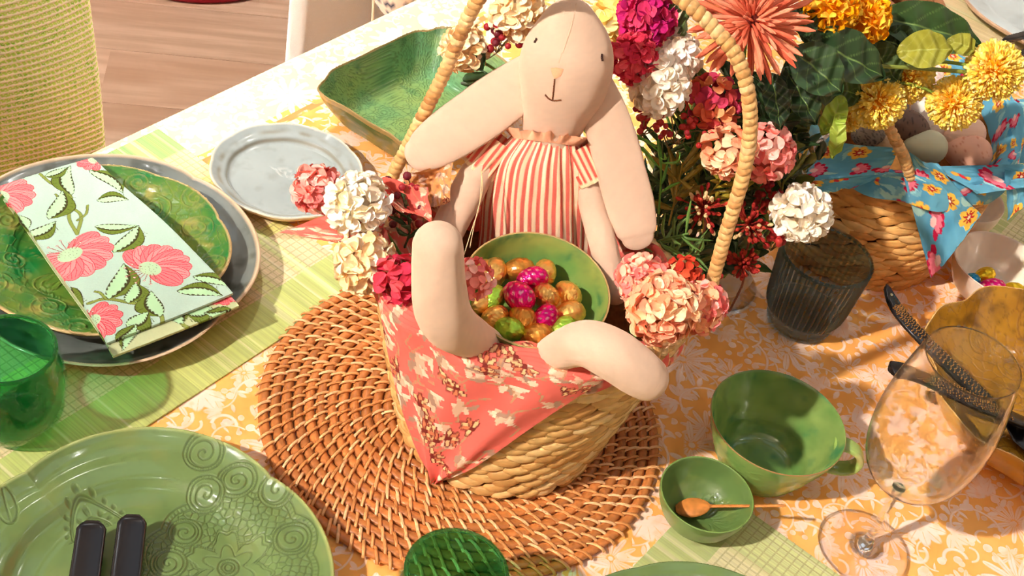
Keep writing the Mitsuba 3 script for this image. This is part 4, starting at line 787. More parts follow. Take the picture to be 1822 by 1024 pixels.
# the well has the same mottled glaze as the inside wall
hd = [(.058, 0, .057), (.068, -.002, .0605), (.0795, -.004, .0570), (.0855, -.005, .0475), (.0815, -.005, .0360), (.0700, -.003, .0290), (.052, -.001, .0285)]
ha = math.atan2((0.3536, 0.8780, 0.0450)[1] - .8745, (0.3536, 0.8780, 0.0450)[0] - .267)
V, F = sweep(catmull(hd, 40), .0085, .0034, side=(0, 1, 0), n=16, power=.8); part(cup, 'handle', mikit.ply((V, F), 'glaze', smooth=True, color=glaze_mix(V, (120, 156, 70), (150, 172, 92), (168, 158, 100), 40, 2)), trans(.267, .8745, .0004, ha))
def bowl_rel(V, fr):
    h = np.zeros(len(V)); x, y = V[:, 0] - .010, V[:, 1] + .002
    for i in range(13):
        a = -1.2 + i * .33; p, q = x * math.cos(a) + y * math.sin(a), -x * math.sin(a) + y * math.cos(a)
        h = np.maximum(h, line(q - .0012 * np.sin(p * 300), .0011) * (p > .004) * (p < .020)); h = np.maximum(h, line(np.hypot(p - .0225, q) - .0022, .0009))
    h *= (fr < .46); r = np.hypot(V[:, 0], V[:, 1]); return np.stack([0 * h, 0 * h, -.0007 * h], 1)
bp_ = [(0, .0060), (.012, .0062), (.022, .0095), (.031, .0175), (.0375, .029), (.0402, .0375), (.0412, .0400), (.0424, .0402), (.0428, .0385), (.0410, .029), (.035, .0145), (.026, .004), (.021, .0004), (.012, .0010), (0, .0012)]
ceramic('spice_bowl', 'small green bowl with embossed twigs holding a little wooden spoon', 'bowl', bp_, trans(.2117, .7933, .0026), ((74, 98, 50), (86, 110, 58), (96, 112, 56)), (112, 142, 70), ((84, 108, 54), (100, 122, 66), (100, 118, 60)), n=200, k=110, seed=6, rim_at=.47, relief=bowl_rel)
t = thing('wooden_spoon', 'little wooden spoon leaning in the small green spice bowl', 'spoon')
s0, s1, s2 = V3((0.2011, 0.7948, 0.0160)), V3((0.2200, 0.7974, 0.0225)), V3((0.2805, 0.7930, 0.0520))
P = np.vstack([np.linspace(s0 - (s1 - s0) * .55, s1, 26), np.linspace(s1, s2, 30)[1:]]); k = np.linspace(0, 1, 26); wd = np.concatenate([.0108 * np.sqrt(np.clip(1 - ((k - .42) / .58) ** 2, 0, 1)) * np.where(k < .42, np.sqrt(np.clip(k / .42, .02, 1)) ** .4, 1) + .0002, np.linspace(.0017, .0013, 29)]); wd[:26] = np.maximum(wd[:26], np.where(k > .6, .0019, .0004)); hh = np.concatenate([.0042 * np.sin(PI * np.clip(k, .03, .97)) ** .6 + .0008, np.full(29, .0012)]); hh[-1] = wd[-1] = .0004
V, F = sweep(P, wd, hh, side=np.cross(s2 - s1, (0, 0, 1)), n=18)
scene[t] = mikit.ply((V, F), 'wood', smooth=True, color=S(196, 124, 58) * (.75 + .5 * meshkit.noise(V * np.array([90, 700, 700]), 3))[:, None])

# ------------------------------------------------------------------ amber bowl with salad servers, white bowl
DC_ = np.array([.562, 1.030])
def amber_mesh():
    n, m = 200, 520; p = spl([(0, .008), (.13, .008), (.26, .008), (.4, .008), (.5, .0085), (.6, .010), (.74, .018), (.88, .037), (.96, .054), (.99, .0605), (1.0, .0615), (1.006, .0598), (.985, .052), (.92, .035), (.80, .014), (.66, .003), (.56, .0004), (.3, .0012), (0, .0014)], n); th = np.linspace(0, 2 * PI, m + 1)[:-1]
    rr = p[:, :1] * .139 * (1 + .030 * np.sin(7 * th + .6)[None] * p[:, :1] ** 3 + .015 * np.sin(13 * th)[None] * p[:, :1] ** 4); x, y = rr * np.cos(th), rr * np.sin(th); z = p[:, 1:2] + .0022 * np.sin(7 * th + 2)[None] * p[:, :1] ** 6
    V = np.stack([x, y, z], -1).reshape(-1, 3); return V, quads(n, m, False, True), np.repeat(np.arange(n), m) / (n - 1), np.repeat(p[:, 0], m)
V, F, fr, s = amber_mesh(); top = fr < .555
def amb(V):
    h = np.zeros(len(V)); r0 = np.random.default_rng(4)
    for i in range(22): a, q = i * 2.399, .128 * math.sqrt((i + .5) / 22); h = np.maximum(h, spiral(V[:, 0], V[:, 1], q * math.cos(a), q * math.sin(a), .015 + .007 * r0.random(), 2.3, r0.random() * 6, .0012, 1 if i % 2 else -1))
    return np.maximum(h, .8 * line(vor(V[:, 0], V[:, 1], 75, 7.), .0011))
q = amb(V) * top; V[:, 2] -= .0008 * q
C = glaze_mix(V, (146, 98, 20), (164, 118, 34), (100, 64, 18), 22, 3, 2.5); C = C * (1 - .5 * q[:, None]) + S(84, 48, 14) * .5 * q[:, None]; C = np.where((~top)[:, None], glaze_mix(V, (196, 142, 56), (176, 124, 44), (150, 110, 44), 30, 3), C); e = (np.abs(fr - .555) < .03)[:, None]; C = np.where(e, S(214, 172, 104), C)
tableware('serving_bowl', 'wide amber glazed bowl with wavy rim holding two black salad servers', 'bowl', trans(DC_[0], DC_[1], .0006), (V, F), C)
def server(p, w, label, gold):
    t = thing('salad_server', label, 'salad server'); P = catmull([V3(k) for k in p], 60); W = np.interp(np.linspace(0, 1, 60), np.linspace(0, 1, len(w)), w); W[0] *= .35; W[1] *= .7; W[-1] *= .3
    sd = np.cross(P[-1] - P[0], (0, 0, 1)); part(t, 'handle', shape(sweep(P, W, .0034 + 0 * W, side=sd, n=18, power=.75), 'black_horn'))
    tg = np.gradient(P, axis=0); tg /= np.linalg.norm(tg, axis=1, keepdims=True); sdn = np.cross(tg, (0, 0, 1)); sdn /= np.linalg.norm(sdn, axis=1, keepdims=True); up = np.cross(sdn, tg); v0, f0 = ico(0); bits = []
    for i in range(gold[2]):
        u = gold[0] + (gold[1] - gold[0]) * i / (gold[2] - 1); k = min(int(u * 59), 58); fpt = P[k] + (P[k + 1] - P[k]) * (u * 59 - k)
        for j in range(-3, 4):
            o = j / 3.3 * W[k] * .86 + (.0005 if i % 2 else -.0005); sh = .0011 * abs(((j + 30) % 3) - 1)
            if abs(j) == 3 and (i % 3 == 0): continue
            bits.append((v0 * np.array([.0010, .0010, .0008]) + fpt + tg[k] * sh + sdn[k] * o + up[k] * .0033, f0))
    part(t, 'gold_inlay', shape(cat(bits), 'foil', (206, 150, 84)), label='rows of small gold inlaid chips', kind='stuff')
    k = 3; d_ = P[3] + up[3] * .0034; V, F = ico(2); part(t, 'rivet', shape((V * np.array([.0016, .0022, .0006]) + P[7] + up[7] * .0034, F), 'foil', (226, 210, 170)))
    e = P[-1]; d = tg[-1]; m = np.linspace(0, 1, 20); Q = e + d * (.075 * m)[:, None] + np.outer(-.006 * np.sin(m * PI * .8), (0, 0, 1)); Q[:, 2] = np.maximum(Q[:, 2], .0165); part(t, 'spoon_head', shape(sweep(Q, .0075 + .016 * np.sin(PI * m * .78) ** 1.3, .0016, side=sdn[-1], n=20), 'black_horn'))
server([(0.3766, 1.0957, 0.0800), (0.3835, 1.0764, 0.0780), (0.3932, 1.0613, 0.0750), (0.4149, 1.0401, 0.0700), (0.4542, 1.0191, 0.0550), (0.4959, 1.0068, 0.0360), (0.5169, 0.9992, 0.0260)], [.0028, .0072, .0088, .0092, .0095, .0090, .0080], 'upper black salad server with gold inlay across the rim of the amber bowl', (.24, .80, 36))
server([(0.3733, 0.9693, 0.0820), (0.3905, 0.9732, 0.0800), (0.4135, 0.9746, 0.0760), (0.4459, 0.9763, 0.0660), (0.4808, 0.9831, 0.0520), (0.5176, 0.9926, 0.0360), (0.5403, 0.9989, 0.0260)], [.0100, .0100, .0098, .0100, .0098, .0090, .0085], 'lower black salad server with gold inlay seen through the wine glass', (.22, .80, 36))
WB = np.array([.529, 1.222])
prof = [(0, .005), (.024, .0055), (.040, .016), (.049, .034), (.0535, .0475), (.0548, .0490), (.0560, .0475), (.0520, .033), (.043, .0135), (.028, .0024), (.024, .0002), (0, .001)]
V, F = lathe(spl(prof, 60), 90); C = glaze_mix(V, (232, 216, 198), (240, 226, 210), (226, 208, 190), 20, 2, 1)
tableware('white_bowl', 'white porcelain bowl of foil eggs at the right edge behind the amber bowl', 'bowl', trans(WB[0], WB[1], .0006), (V, F), C)
for i, (k, q, a, lab) in enumerate((('blue', (0.5039, 1.2134, 0.0200), 60, 'blue foil egg in the white bowl'), ('yellow', (0.5235, 1.2357, 0.0180), 30, 'yellow foil egg in the white bowl'), ('magenta', (0.5257, 1.2071, 0.0240), 5, 'magenta dotted foil egg in the white bowl'), ('yellow', (0.5549, 1.2182, 0.0200), -20, 'yellow foil egg at the right edge in the white bowl'))):
    put_foil(k, i, V3(q), dirpx(a), .0098 if k != 'magenta' else .0118, lab, 'foil eggs in the white bowl')

# ------------------------------------------------------------------ blue cloth basket with eggs
QB = np.array([.372, 1.285])
def qpt(th, z, off=0.0):
    r = .100 + .018 * np.clip(z / .165, 0, 1.2) + .008 * np.sin(PI * np.clip(z / .165, 0, 1)) + off; return np.stack([QB[0] + r * np.cos(th), QB[1] + r * np.sin(th), z + 0 * th], -1)
t = thing('wicker_basket', 'round woven basket lined with blue floral cloth and filled with eggs', 'basket'); QK = t
V, F, _, _ = grid(60, 14, lambda a, b: tuple(np.moveaxis(qpt(a * 2 * PI, .0012 + .164 * b, -.004), -1, 0)), cu=True)
Vi, Fi, _, _ = grid(60, 14, lambda a, b: tuple(np.moveaxis(qpt(a * 2 * PI, .004 + .161 * b, -.008), -1, 0)), cu=True)
bot = cat([(np.vstack([qpt(np.arange(60) * 2 * PI / 60, np.full(60, zb), -.004), [[QB[0], QB[1], zb]]]), np.stack([np.arange(60), (np.arange(60) + 1) % 60, np.full(60, 60)], 1)[:, ::fl]) for zb, fl in ((.0012, -1), (.005, 1))])
part(t, 'body', shape(cat([(V, F), (Vi, Fi[:, ::-1]), bot]), 'cane', (150, 100, 50)))
weave(t, 17, .002, .166, 26, qpt, [(218, 164, 92), (228, 178, 108), (206, 148, 78), (236, 190, 124), (196, 136, 70)], 8, lambda th, z: 1.2 - math.sin(th + .3) if math.sin(th + .3) < .2 else 0, .0104)
QH = catmull([(0.3717, 1.1600, 0.1724), (0.3538, 1.1520, 0.2008), (0.3359, 1.1520, 0.2205), (0.3183, 1.1560, 0.2404), (0.3033, 1.1800, 0.2577), (0.3028, 1.2400, 0.2535), (0.3123, 1.2900, 0.2534), (0.3449, 1.3400, 0.2396), (0.3983, 1.3850, 0.2013), (0.4182, 1.3950, 0.1814)], 300)
dl2 = np.concatenate([[0], np.cumsum(np.linalg.norm(np.diff(QH, axis=0), axis=1))]); hc = part(t, 'handle', shape(sweep(QH[::5], .0046, n=10), 'cane', (176, 124, 70)))
for i in range(int(dl2[-1] / .0066)):
    d = (i + .5) * .0066; p, q, q0 = (np.array([np.interp(np.clip(d + e, 0, dl2[-1]), dl2, QH[:, k]) for k in range(3)]) for e in (0, .004, -.004)); part(hc, 'wrap', WR[i % 5], frame(p, q - q0, roll=i * .7))
BLU = Print(); r = np.random.default_rng(21)
for i in range(30):
    x, y, a = r.random() * .15, r.random() * .15, r.random() * 360
    BLU.add(leafpoly(x, y, .016 + .008 * r.random(), .003, a, .2), ((150, 202, 208), (64, 138, 176), (164, 206, 200))[i % 3])
    BLU.add(leafpoly(x, y, .014, .0026, a + 50, .2), (120, 176, 190))
for i in range(25):
    x, y, a, k = (.015 + (i % 5) * .030 + r.normal() * .004) % .15, (.015 + (i // 5) * .030 + r.normal() * .004) % .15, r.random() * 360, (i + i // 5) % 3
    if k == 0:
        for j in range(7): b = a + j * 30; BLU.add(ell(x + .0085 * math.cos(math.radians(b)), y + .0085 * math.sin(math.radians(b)), .0040, .0028, b), (170, 24, 60))
        for j in range(6): b = a + 15 + j * 28; BLU.add(ell(x + .0058 * math.cos(math.radians(b)), y + .0058 * math.sin(math.radians(b)), .0042, .0022, b), (226, 120, 140))
        BLU.add(ell(x, y, .0034, .0034), (240, 196, 190))
    elif k == 1:
        for j in range(6): b = a + j * 60; BLU.add(ell(x + .0062 * math.cos(math.radians(b)), y + .0062 * math.sin(math.radians(b)), .0042, .0036, b), (238, 190, 76))
        for j in range(8): b = a + j * 45; BLU.add(ell(x + .0032 * math.cos(math.radians(b)), y + .0032 * math.sin(math.radians(b)), .0030, .0010, b), (178, 36, 44))
        BLU.add(ell(x, y, .0016, .0016), (250, 226, 190))
    else:
        for j in range(4): BLU.add(ell(x + .0042 * j * math.cos(math.radians(a)), y + .0042 * j * math.sin(math.radians(a)), .0030, .0021, a + 50 * (-1) ** j), ((206, 50, 60), (236, 176, 70))[j % 2])
def blu_cols(X, Y): return BLU.paint(X, Y, S(98, 164, 190) * (1 - np.clip((meshkit.fbm(np.stack([X * 45, Y * 45, X * 0], 1), 3, 5)[:, None] - .5) * 3, 0, 1)) + S(66, 136, 172) * np.clip((meshkit.fbm(np.stack([X * 45, Y * 45, X * 0], 1), 3, 5)[:, None] - .5) * 3, 0, 1), (.15, .15))
bc = thing('floral_cloth', 'turquoise blue floral cloth tucked round the rim of the egg basket', 'cloth')
def blue_band(a, b):
    th = a * 2 * PI; n1 = meshkit.fbm(np.stack([np.cos(th) * 2.6, np.sin(th) * 2.6, b * 2], -1), 3, 19) - .5; w = b * 2 - 1
    off = np.where(w < 0, .004 + .016 * w, .004 + .012 * np.sqrt(np.clip(w, 0, 1))) + .012 * n1; z = .176 - np.where(w < 0, .040, .030) * w ** 2 + .012 * n1 + .003 * np.sin(th * 11)
    z = z + .03 * np.clip(np.cos(th - .75), 0, 1) ** 3 * (1 - .2 * b)
    p = qpt(th, z, off); return p[..., 0], p[..., 1], p[..., 2]
V, F, a, b = grid(420, 70, blue_band, cu=True); part(bc, 'rim_band', mikit.ply((V, F), 'cloth', smooth=True, color=blu_cols(a * .75, b * .10)))
for (c4, bu, wo, sd, su, sv) in ((((0.3427, 1.1560, 0.2076), (0.3892, 1.1520, 0.2013), (0.4525, 1.1480, 0.1553), (0.4347, 1.1440, 0.0638)), .012, .007, 3, .07, .11),
                                 (((0.2499, 1.1350, 0.1486), (0.2616, 1.1700, 0.1821), (0.3489, 1.1660, 0.2021), (0.3478, 1.1600, 0.1726)), .010, .006, 5, .07, .10), (((0.2499, 1.1350, 0.1486), (0.3478, 1.1600, 0.1726), (0.3205, 1.1550, 0.1487), (0.2934, 1.1450, 0.1399)), .003, .003, 6, .09, .03),
                                 (((0.3872, 1.1600, 0.1933), (0.4863, 1.2000, 0.1962), (0.5125, 1.2000, 0.1755), (0.4443, 1.1650, 0.1704)), .008, .005, 7, .09, .03), (((0.4656, 1.1900, 0.1915), (0.5065, 1.2000, 0.1888), (0.5143, 1.2000, 0.1607), (0.4934, 1.1800, 0.1359)), .006, .004, 11, .05, .05),
                                 (((0.4784, 1.3300, 0.1219), (0.4969, 1.4100, 0.1384), (0.5520, 1.4200, 0.1557), (0.5315, 1.3000, 0.1354)), -.010, .008, 12, .07, .07)):
    V, F, a, b = quadpatch(*c4, bu, wo, sd, 80, 80); part(bc, 'folded_corner', mikit.ply((V, F), 'cloth', smooth=True, color=blu_cols(a * su * .8 + sd * .03, b * sv * .8 + sd * .017)))
def hen_egg(seed, c, speck, dens, sc=1.0):
    n, m = 40, 48; tt_ = np.linspace(0, PI, n); rr = np.sin(tt_) * (1 + .12 * np.cos(tt_)); th = np.arange(m) * 2 * PI / m
    V = np.stack([np.outer(rr, np.cos(th)), np.outer(rr, np.sin(th)), np.repeat(np.cos(tt_)[:, None] * 1.27, m, 1)], -1).reshape(-1, 3); k = meshkit.noise(V * 14 * sc + seed * 5, seed)[:, None]
    C = S(c) * (.94 + .12 * meshkit.fbm(V * 2 + seed, 3, 1))[:, None]; C = np.where(k > 1 - dens, S(speck), C); return mikit.ply((V, quads(n, m, False, True)[:, ::-1]), 'satin', smooth=True, color=C)
for (q, a, up, s_, c, sp_, dn, lab) in (((0.3921, 1.2254, 0.1720), -8, .1, .0185, (198, 200, 168), (186, 186, 150), .1, 'pale green egg at the front of the blue cloth basket'), ((0.4420, 1.2408, 0.1680), -20, .1, .0200, (228, 172, 146), (206, 130, 104), .18, 'brownish pink speckled egg at the front right'),
    ((0.4357, 1.2611, 0.1760), 10, .2, .0190, (236, 196, 172), (224, 180, 156), .1, 'cream pink egg behind the brownish pink one'), ((0.4034, 1.2699, 0.1740), 60, .3, .0175, (226, 204, 186), (210, 190, 170), .1, 'off white egg beside the dark speckled one'),
    ((0.3746, 1.2421, 0.1820), 150, .2, .0165, (96, 72, 60), (40, 30, 26), .18, 'dark brown speckled egg under the yellow pompoms'), ((0.3266, 1.2143, 0.1800), 20, .1, .0150, (124, 112, 100), (66, 58, 52), .38, 'grey speckled egg at the left behind the basket handle'),
    ((0.3632, 1.2886, 0.1700), 100, .1, .0160, (110, 92, 80), (50, 40, 34), .32, 'grey brown egg half hidden by the yellow pompoms'), ((0.4069, 1.3276, 0.1600), 40, .1, .0170, (228, 212, 200), (220, 200, 190), .1, 'white egg at the back between the yellow pompoms'),
    ((0.4180, 1.3937, 0.1650), 70, .3, .0170, (232, 206, 192), (224, 196, 182), .1, 'pinkish white egg at the back of the blue cloth basket'), ((0.3511, 1.2232, 0.1660), 30, .0, .0130, (206, 172, 130), (190, 150, 110), .15, 'small beige egg right behind the wrapped handle')):
    t = thing('egg', lab, 'egg', 'eggs in the blue cloth basket'); scene[t] = {**hen_egg(len(lab), c, sp_, dn), 'to_world': T4(frame(V3(q), dirpx(a, up), s=s_))}

# ------------------------------------------------------------------ flowers
TOC = nz((0, -.62, .50))
def petal_mesh(w, cup, curl, tipn=1.0, n=5, m=4):
    t_, s_ = np.meshgrid(np.linspace(0, 1, n), np.linspace(-1, 1, m), indexing='ij'); wd = w * (np.clip(np.sin(PI * np.clip(t_ * .86 + .10, 0, 1)), 0, 1) ** tipn) * .5
    return np.stack([s_ * wd, t_, cup * (s_ ** 2) * wd * 1.2 + curl * t_ ** 2], -1).reshape(-1, 3), quads(n, m)
_pc = {}
def petal_ply(kind, c, fade=None):
    key = (kind, c, fade)
    if key not in _pc:
        w, cup, curl, tipn = dict(round=(.95, .35, .10, .5), curl=(1.0, .5, -.22, .5), fold=(.9, .9, .22, .6), strap=(.17, .6, -.10, .25), notch=(.5, .3, -.2, .4))[kind]
        V, F = petal_mesh(w, cup, curl, tipn); _pc[key] = shape((V, F), 'matte', c)
    return _pc[key]
def stem(t, p, q, bend, r=.0014, c=(86, 128, 52)):
    p, q = V3(p), V3(q); part(t, 'stem', shape(sweep(catmull([p, p * .6 + q * .4 + V3(bend), q], 18), r, n=6), 'leaf', c))
def flower(label, cat_, group, c, R, cols, n=64, mode='ball', axis=None, base=None, seed=0, plen=.52, kinds=('round', 'curl', 'fold'), fade=None, name='flower', bend=(0, 0, .02)):
    t = thing(name, label, cat_, group); c = V3(c); ax = nz(TOC if axis is None else axis); r = np.random.default_rng(seed + 100)
    x = nz(np.cross(ax, (0, 0, 1) if abs(ax[2]) < .9 else (1, 0, 0))); y = np.cross(ax, x)
    V, F = ico(2); part(t, 'core', shape((V * R * .60 + c - ax * R * .05, F), 'matte', np.array(cols[0]) * .9))
    for i in range(n):
        k = (i + .5) / n * 1.62; cp = 1 - k; sp_ = math.sqrt(max(0, 1 - cp * cp)); a = i * 2.39996 + r.normal() * .15; d = ax * cp + (x * math.cos(a) + y * math.sin(a)) * sp_
        if mode == 'ball': tdir = nz(np.cross(d, r.normal(size=3))); Ld = nz(d * .35 + tdir); off = R * (.80 + .10 * r.random())
        else: tdir = nz(d - ax * (d @ ax) + 1e-6); Ld = nz(d * .30 + tdir * .55 * min(1, sp_ * 1.5) + nz(np.cross(d, r.normal(size=3))) * .75); off = R * (.76 + .16 * r.random())
        N = nz(d - Ld * (d @ Ld) + r.normal(size=3) * .10); N = nz(N - Ld * (N @ Ld)); X = np.cross(Ld, N); s = R * plen * (.85 + .3 * r.random())
        M = np.eye(4); M[:3, 0], M[:3, 1], M[:3, 2], M[:3, 3] = X * s, Ld * s, N * s, c + d * off - Ld * s * .45
        part(t, 'petal', petal_ply(kinds[int(r.integers(0, len(kinds)))], cols[int(r.integers(0, len(cols)))], fade), M)
    if base is not None: stem(t, c - ax * R * .5, base, bend)
    return t
WHITE = ((250, 242, 226), (252, 246, 234), (246, 234, 212)); CREAMF = ((250, 226, 178), (252, 236, 204), (246, 214, 164)); PEACH = ((250, 196, 150), (248, 178, 138), (252, 214, 176), (246, 166, 132)); PINK = ((244, 150, 136), (248, 172, 160), (238, 128, 124), (250, 196, 184))
MAGF = ((206, 56, 104), (188, 40, 112), (216, 74, 112)); REDP = ((214, 70, 88), (202, 54, 78), (226, 94, 102)); MIX = ((198, 74, 76), (222, 116, 84), (236, 158, 108), (188, 64, 92)); PALEY = ((250, 226, 140), (252, 236, 172), (248, 210, 110))
VB = VC + np.array([0, 0, .03])
def vb(i): a = i * 2.4; return VB + np.array([.022 * math.cos(a), .022 * math.sin(a), 0])
FG = 'flowers in the glass vase'
for i, (lab, q, R, cols, mode, n) in enumerate((
    ('white ruffled flower right beside the head of the toy rabbit, the lower and larger one', (0.0839, 1.0150, 0.3016), .0262, WHITE, 'tuft', 130), ('white ruffled flower above and behind the larger white one by the rabbit head', (0.0939, 1.0600, 0.3060), .0235, WHITE, 'tuft', 108),
    ('purplish magenta flower above the ear of the toy rabbit', (0.0597, 1.0600, 0.3382), .0245, MAGF, 'tuft', 114), ('crimson pink flower touching the cheek of the toy rabbit', (0.0550, 1.0100, 0.3257), .0205, REDP, 'tuft', 93),
    ('cream flower at the top edge just left of the rabbit head', (-0.0535, 1.0750, 0.3031), .0250, CREAMF, 'tuft', 102), ('cream yellow flower behind the left leg of the basket handle', (-0.0950, 1.0600, 0.2616), .0215, CREAMF, 'tuft', 93),
    ('pale yellow flower peeping out behind the rabbit head', (0.0379, 1.1200, 0.2909), .0270, PALEY, 'tuft', 86), ('rust red and orange flower left of the right handle leg', (0.1378, 1.0500, 0.2747), .0245, MIX, 'ball', 66),
    ('peach pink flower behind the right handle leg, left half', (0.1613, 1.0050, 0.2579), .0235, PEACH, 'ball', 70), ('coral pink flower right of the right handle leg', (0.1979, 1.0300, 0.2492), .0255, PINK, 'ball', 74),
    ('single ivory flower hanging over the smoky ribbed tumbler', (0.2472, 1.0200, 0.1992), .0265, WHITE, 'tuft', 130))):
    flower(lab, 'flower', FG, q, R, cols, n, mode, nz(TOC + .35 * nz(V3(q) - np.array([.12, 1.08, .2]))), vb(i), i, .50 if mode == 'ball' else .46)
BG = 'flowers on the rim of the basket'
for i, (lab, q, R, cols, mode, n, bs_) in enumerate((
    ('coral pink flower at the far left of the basket rim, over the grey side plate', (-0.1841, 0.8950, 0.1938), .0215, PINK, 'ball', 96, (-.10, .90, .16)), ('white flower on the left basket rim, right of the coral pink one', (-0.1404, 0.8500, 0.2268), .0250, WHITE + ((252, 240, 200),), 'tuft', 124, (-.09, .87, .15)),
    ('peach pink flower squeezed between the white and the cream flower', (-0.1309, 0.8450, 0.1978), .0190, PINK, 'ball', 54, (-.09, .86, .14)), ('cream flower lowest on the left basket rim', (-0.1224, 0.8150, 0.1957), .0245, CREAMF, 'tuft', 124, (-.09, .84, .13)),
    ('crimson flower left of the raised rabbit foot', (-0.0892, 0.8000, 0.2013), .0205, REDP, 'ball', 62, (-.06, .82, .13)), ('small pink flower half behind the raised rabbit foot', (-0.0314, 0.7800, 0.2396), .0160, PINK, 'ball', 44, (-.03, .81, .14)),
    ('pink flower at the right basket rim, the upper one', (0.1026, 0.8400, 0.2258), .0205, ((248, 176, 152), (244, 140, 132), (250, 196, 170)), 'ball', 110, (.11, .86, .14)), ('large peach flower at the right basket rim next to the resting rabbit foot', (0.1214, 0.8000, 0.2387), .0290, PEACH, 'ball', 190, (.10, .83, .13)),
    ('peach pink flower at the far right of the basket rim below the handle', (0.1521, 0.8200, 0.2315), .0200, PINK[1:] + PEACH[:2], 'ball', 100, (.12, .85, .14)), ('brick red flower behind the peach flowers at the handle foot', (0.1368, 0.8650, 0.2237), .0150, ((200, 70, 46), (216, 92, 60), (180, 52, 40)), 'ball', 40, (.12, .88, .15)))):
    flower(lab, 'flower', BG, q, R, cols, n, mode, nz(TOC + .3 * nz(V3(q) - np.array([.02, .86, .14]))), bs_, 40 + i, (.40 if n > 150 else .50) if mode == 'ball' else .46, fade=None if mode != 'ball' else cols[1], bend=(0, 0, .004))
# spider chrysanthemum
t = thing('spider_mum', 'large salmon orange spider chrysanthemum behind the top of the basket handle', 'flower', None); c = V3((0.1469, 1.0450, 0.3675)); ax = nz(TOC + np.array([.1, -.1, .35])); r = np.random.default_rng(31)
x = nz(np.cross(ax, (0, 0, 1))); y = np.cross(ax, x); V, F = ico(2); part(t, 'eye', shape((V * np.array([.008, .008, .006]) + c + ax * .004, F), 'matte', (84, 30, 26)), label='dark red brown centre')
def spike(j):
    rr = np.random.default_rng(j); k = np.linspace(0, 1, 8); P = np.stack([.03 * np.sin(k * 3 + j) , k, -.18 * k ** 2 + .10 * k], 1); return shape(sweep(P, np.array([.020, .030, .036, .04, .042, .046, .05, .012]) * (1 + .2 * rr.random()), np.array([.02, .022, .022, .024, .026, .028, .03, .008]), side=(1, 0, 0), n=6), 'matte', ((222, 118, 86), (232, 136, 104), (206, 98, 72), (238, 150, 118))[j % 4])
SPK = [spike(j) for j in range(8)]
for i in range(120):
    k = i / 120; el = math.radians(72 - 95 * k ** .8 + r.normal() * 5); a = i * 2.39996 + r.normal() * .2; d = ax * math.sin(el) + (x * math.cos(a) + y * math.sin(a)) * math.cos(el); Nn = nz(ax - d * (ax @ d)); s = .020 + .032 * min(1, k * 1.7) * (.75 + .4 * r.random())
    M = np.eye(4); M[:3, 0], M[:3, 1], M[:3, 2], M[:3, 3] = np.cross(d, Nn) * (s * .5 + .022), d * s, Nn * (s * .5 + .022), c + d * .004; part(t, 'petal', SPK[int(r.integers(0, 8))], M)
stem(t, c - ax * .01, vb(2), (0, 0, .0), .002)
# yellow pompoms and chrysanthemums
def pompom(label, c, R, seed, n=820, w=.066, ln=.52, cols=((255, 236, 124), (255, 228, 100), (255, 242, 156)), group='yellow pompom flowers', base=None, squash=1.0):
    t = thing('pompom_flower', label, 'flower', group); r = np.random.default_rng(seed); c = V3(c); ms, Cs = [], []
    for i in range(n):
        k = (i + .5) / n * 1.9; cp = 1 - k; sp_ = math.sqrt(max(0, 1 - cp * cp)); a = i * 2.39996; d = nz(TOC * cp + nz(np.cross(TOC, (1, 0, 0))) * math.cos(a) * sp_ + nz(np.cross(TOC, np.cross(TOC, (1, 0, 0)))) * math.sin(a) * sp_ + r.normal(size=3) * .06)
        tx = nz(np.cross(d, r.normal(size=3))); up = np.cross(d, tx); q = np.array([.62, .80, .93, 1.0 + .04 * r.normal()]) * R; wd = np.array([.6, .9, 1.15, .75]) * w * R; bend = r.normal() * .06 * R
        P = c + np.outer(q, d) + np.outer(np.array([0, .2, .6, 1.0]) * bend, up); ms.append((np.vstack([P + np.outer(wd, tx) + np.outer([0, 0, .3, .5], up) * w * R, P - np.outer([0, 0, .2, .3], up) * w * R, P - np.outer(wd, tx) + np.outer([0, 0, .3, .5], up) * w * R]), np.vstack([[[j, j + 1, j + 5, j + 4], [j + 4, j + 5, j + 9, j + 8]] for j in range(3)])))
        cc = S(cols[int(r.integers(0, len(cols)))]); dk = S(252, 208, 76); g = np.tile(np.array([.5, .85, 1, 1])[:, None], (3, 1)); Cs.append(cc * g + dk * (1 - g))
    V, F = cat(ms); part(t, 'petals', mikit.ply((V, F), 'matte', smooth=True, color=np.vstack(Cs)), kind='stuff'); V, F = ico(2); part(t, 'core', shape((V * R * .6 + c, F), 'matte', (222, 140, 20)))
    if base is not None: stem(t, c, base, (0, 0, .02), .0016, (120, 140, 50))
PB = np.array((0.2258, 1.1300, 0.2550))
for i, (lab, q, R) in enumerate((('yellow pompom flower lowest and leftmost of the pompoms over the egg basket', (0.2958, 1.1150, 0.2779), .0262), ('yellow pompom flower behind the leftmost one', (0.3233, 1.1500, 0.2908), .0245), ('yellow pompom flower in the middle above the pink eggs', (0.3685, 1.1300, 0.2874), .0258), ('yellow pompom flower farthest right over the blue cloth', (0.3909, 1.1350, 0.3280), .0275), ('yellow pompom flower mostly hidden left of the leftmost one', (0.2830, 1.1500, 0.2343), .0165))):
    pompom(lab, q, R, 50 + i, base=PB)
pompom('golden yellow chrysanthemum at the top edge right of the spider chrysanthemum', (0.2186, 1.1000, 0.3689), .0260, 60, 150, .20, .6, ((248, 184, 30), (242, 166, 20), (250, 204, 70)), 'golden chrysanthemums at the top', vb(5)); pompom('golden yellow chrysanthemum at the top edge above the large dark leaves', (0.2535, 1.1200, 0.3562), .0265, 61, 150, .20, .6, ((248, 184, 30), (242, 166, 20), (250, 204, 70)), 'golden chrysanthemums at the top', vb(6))
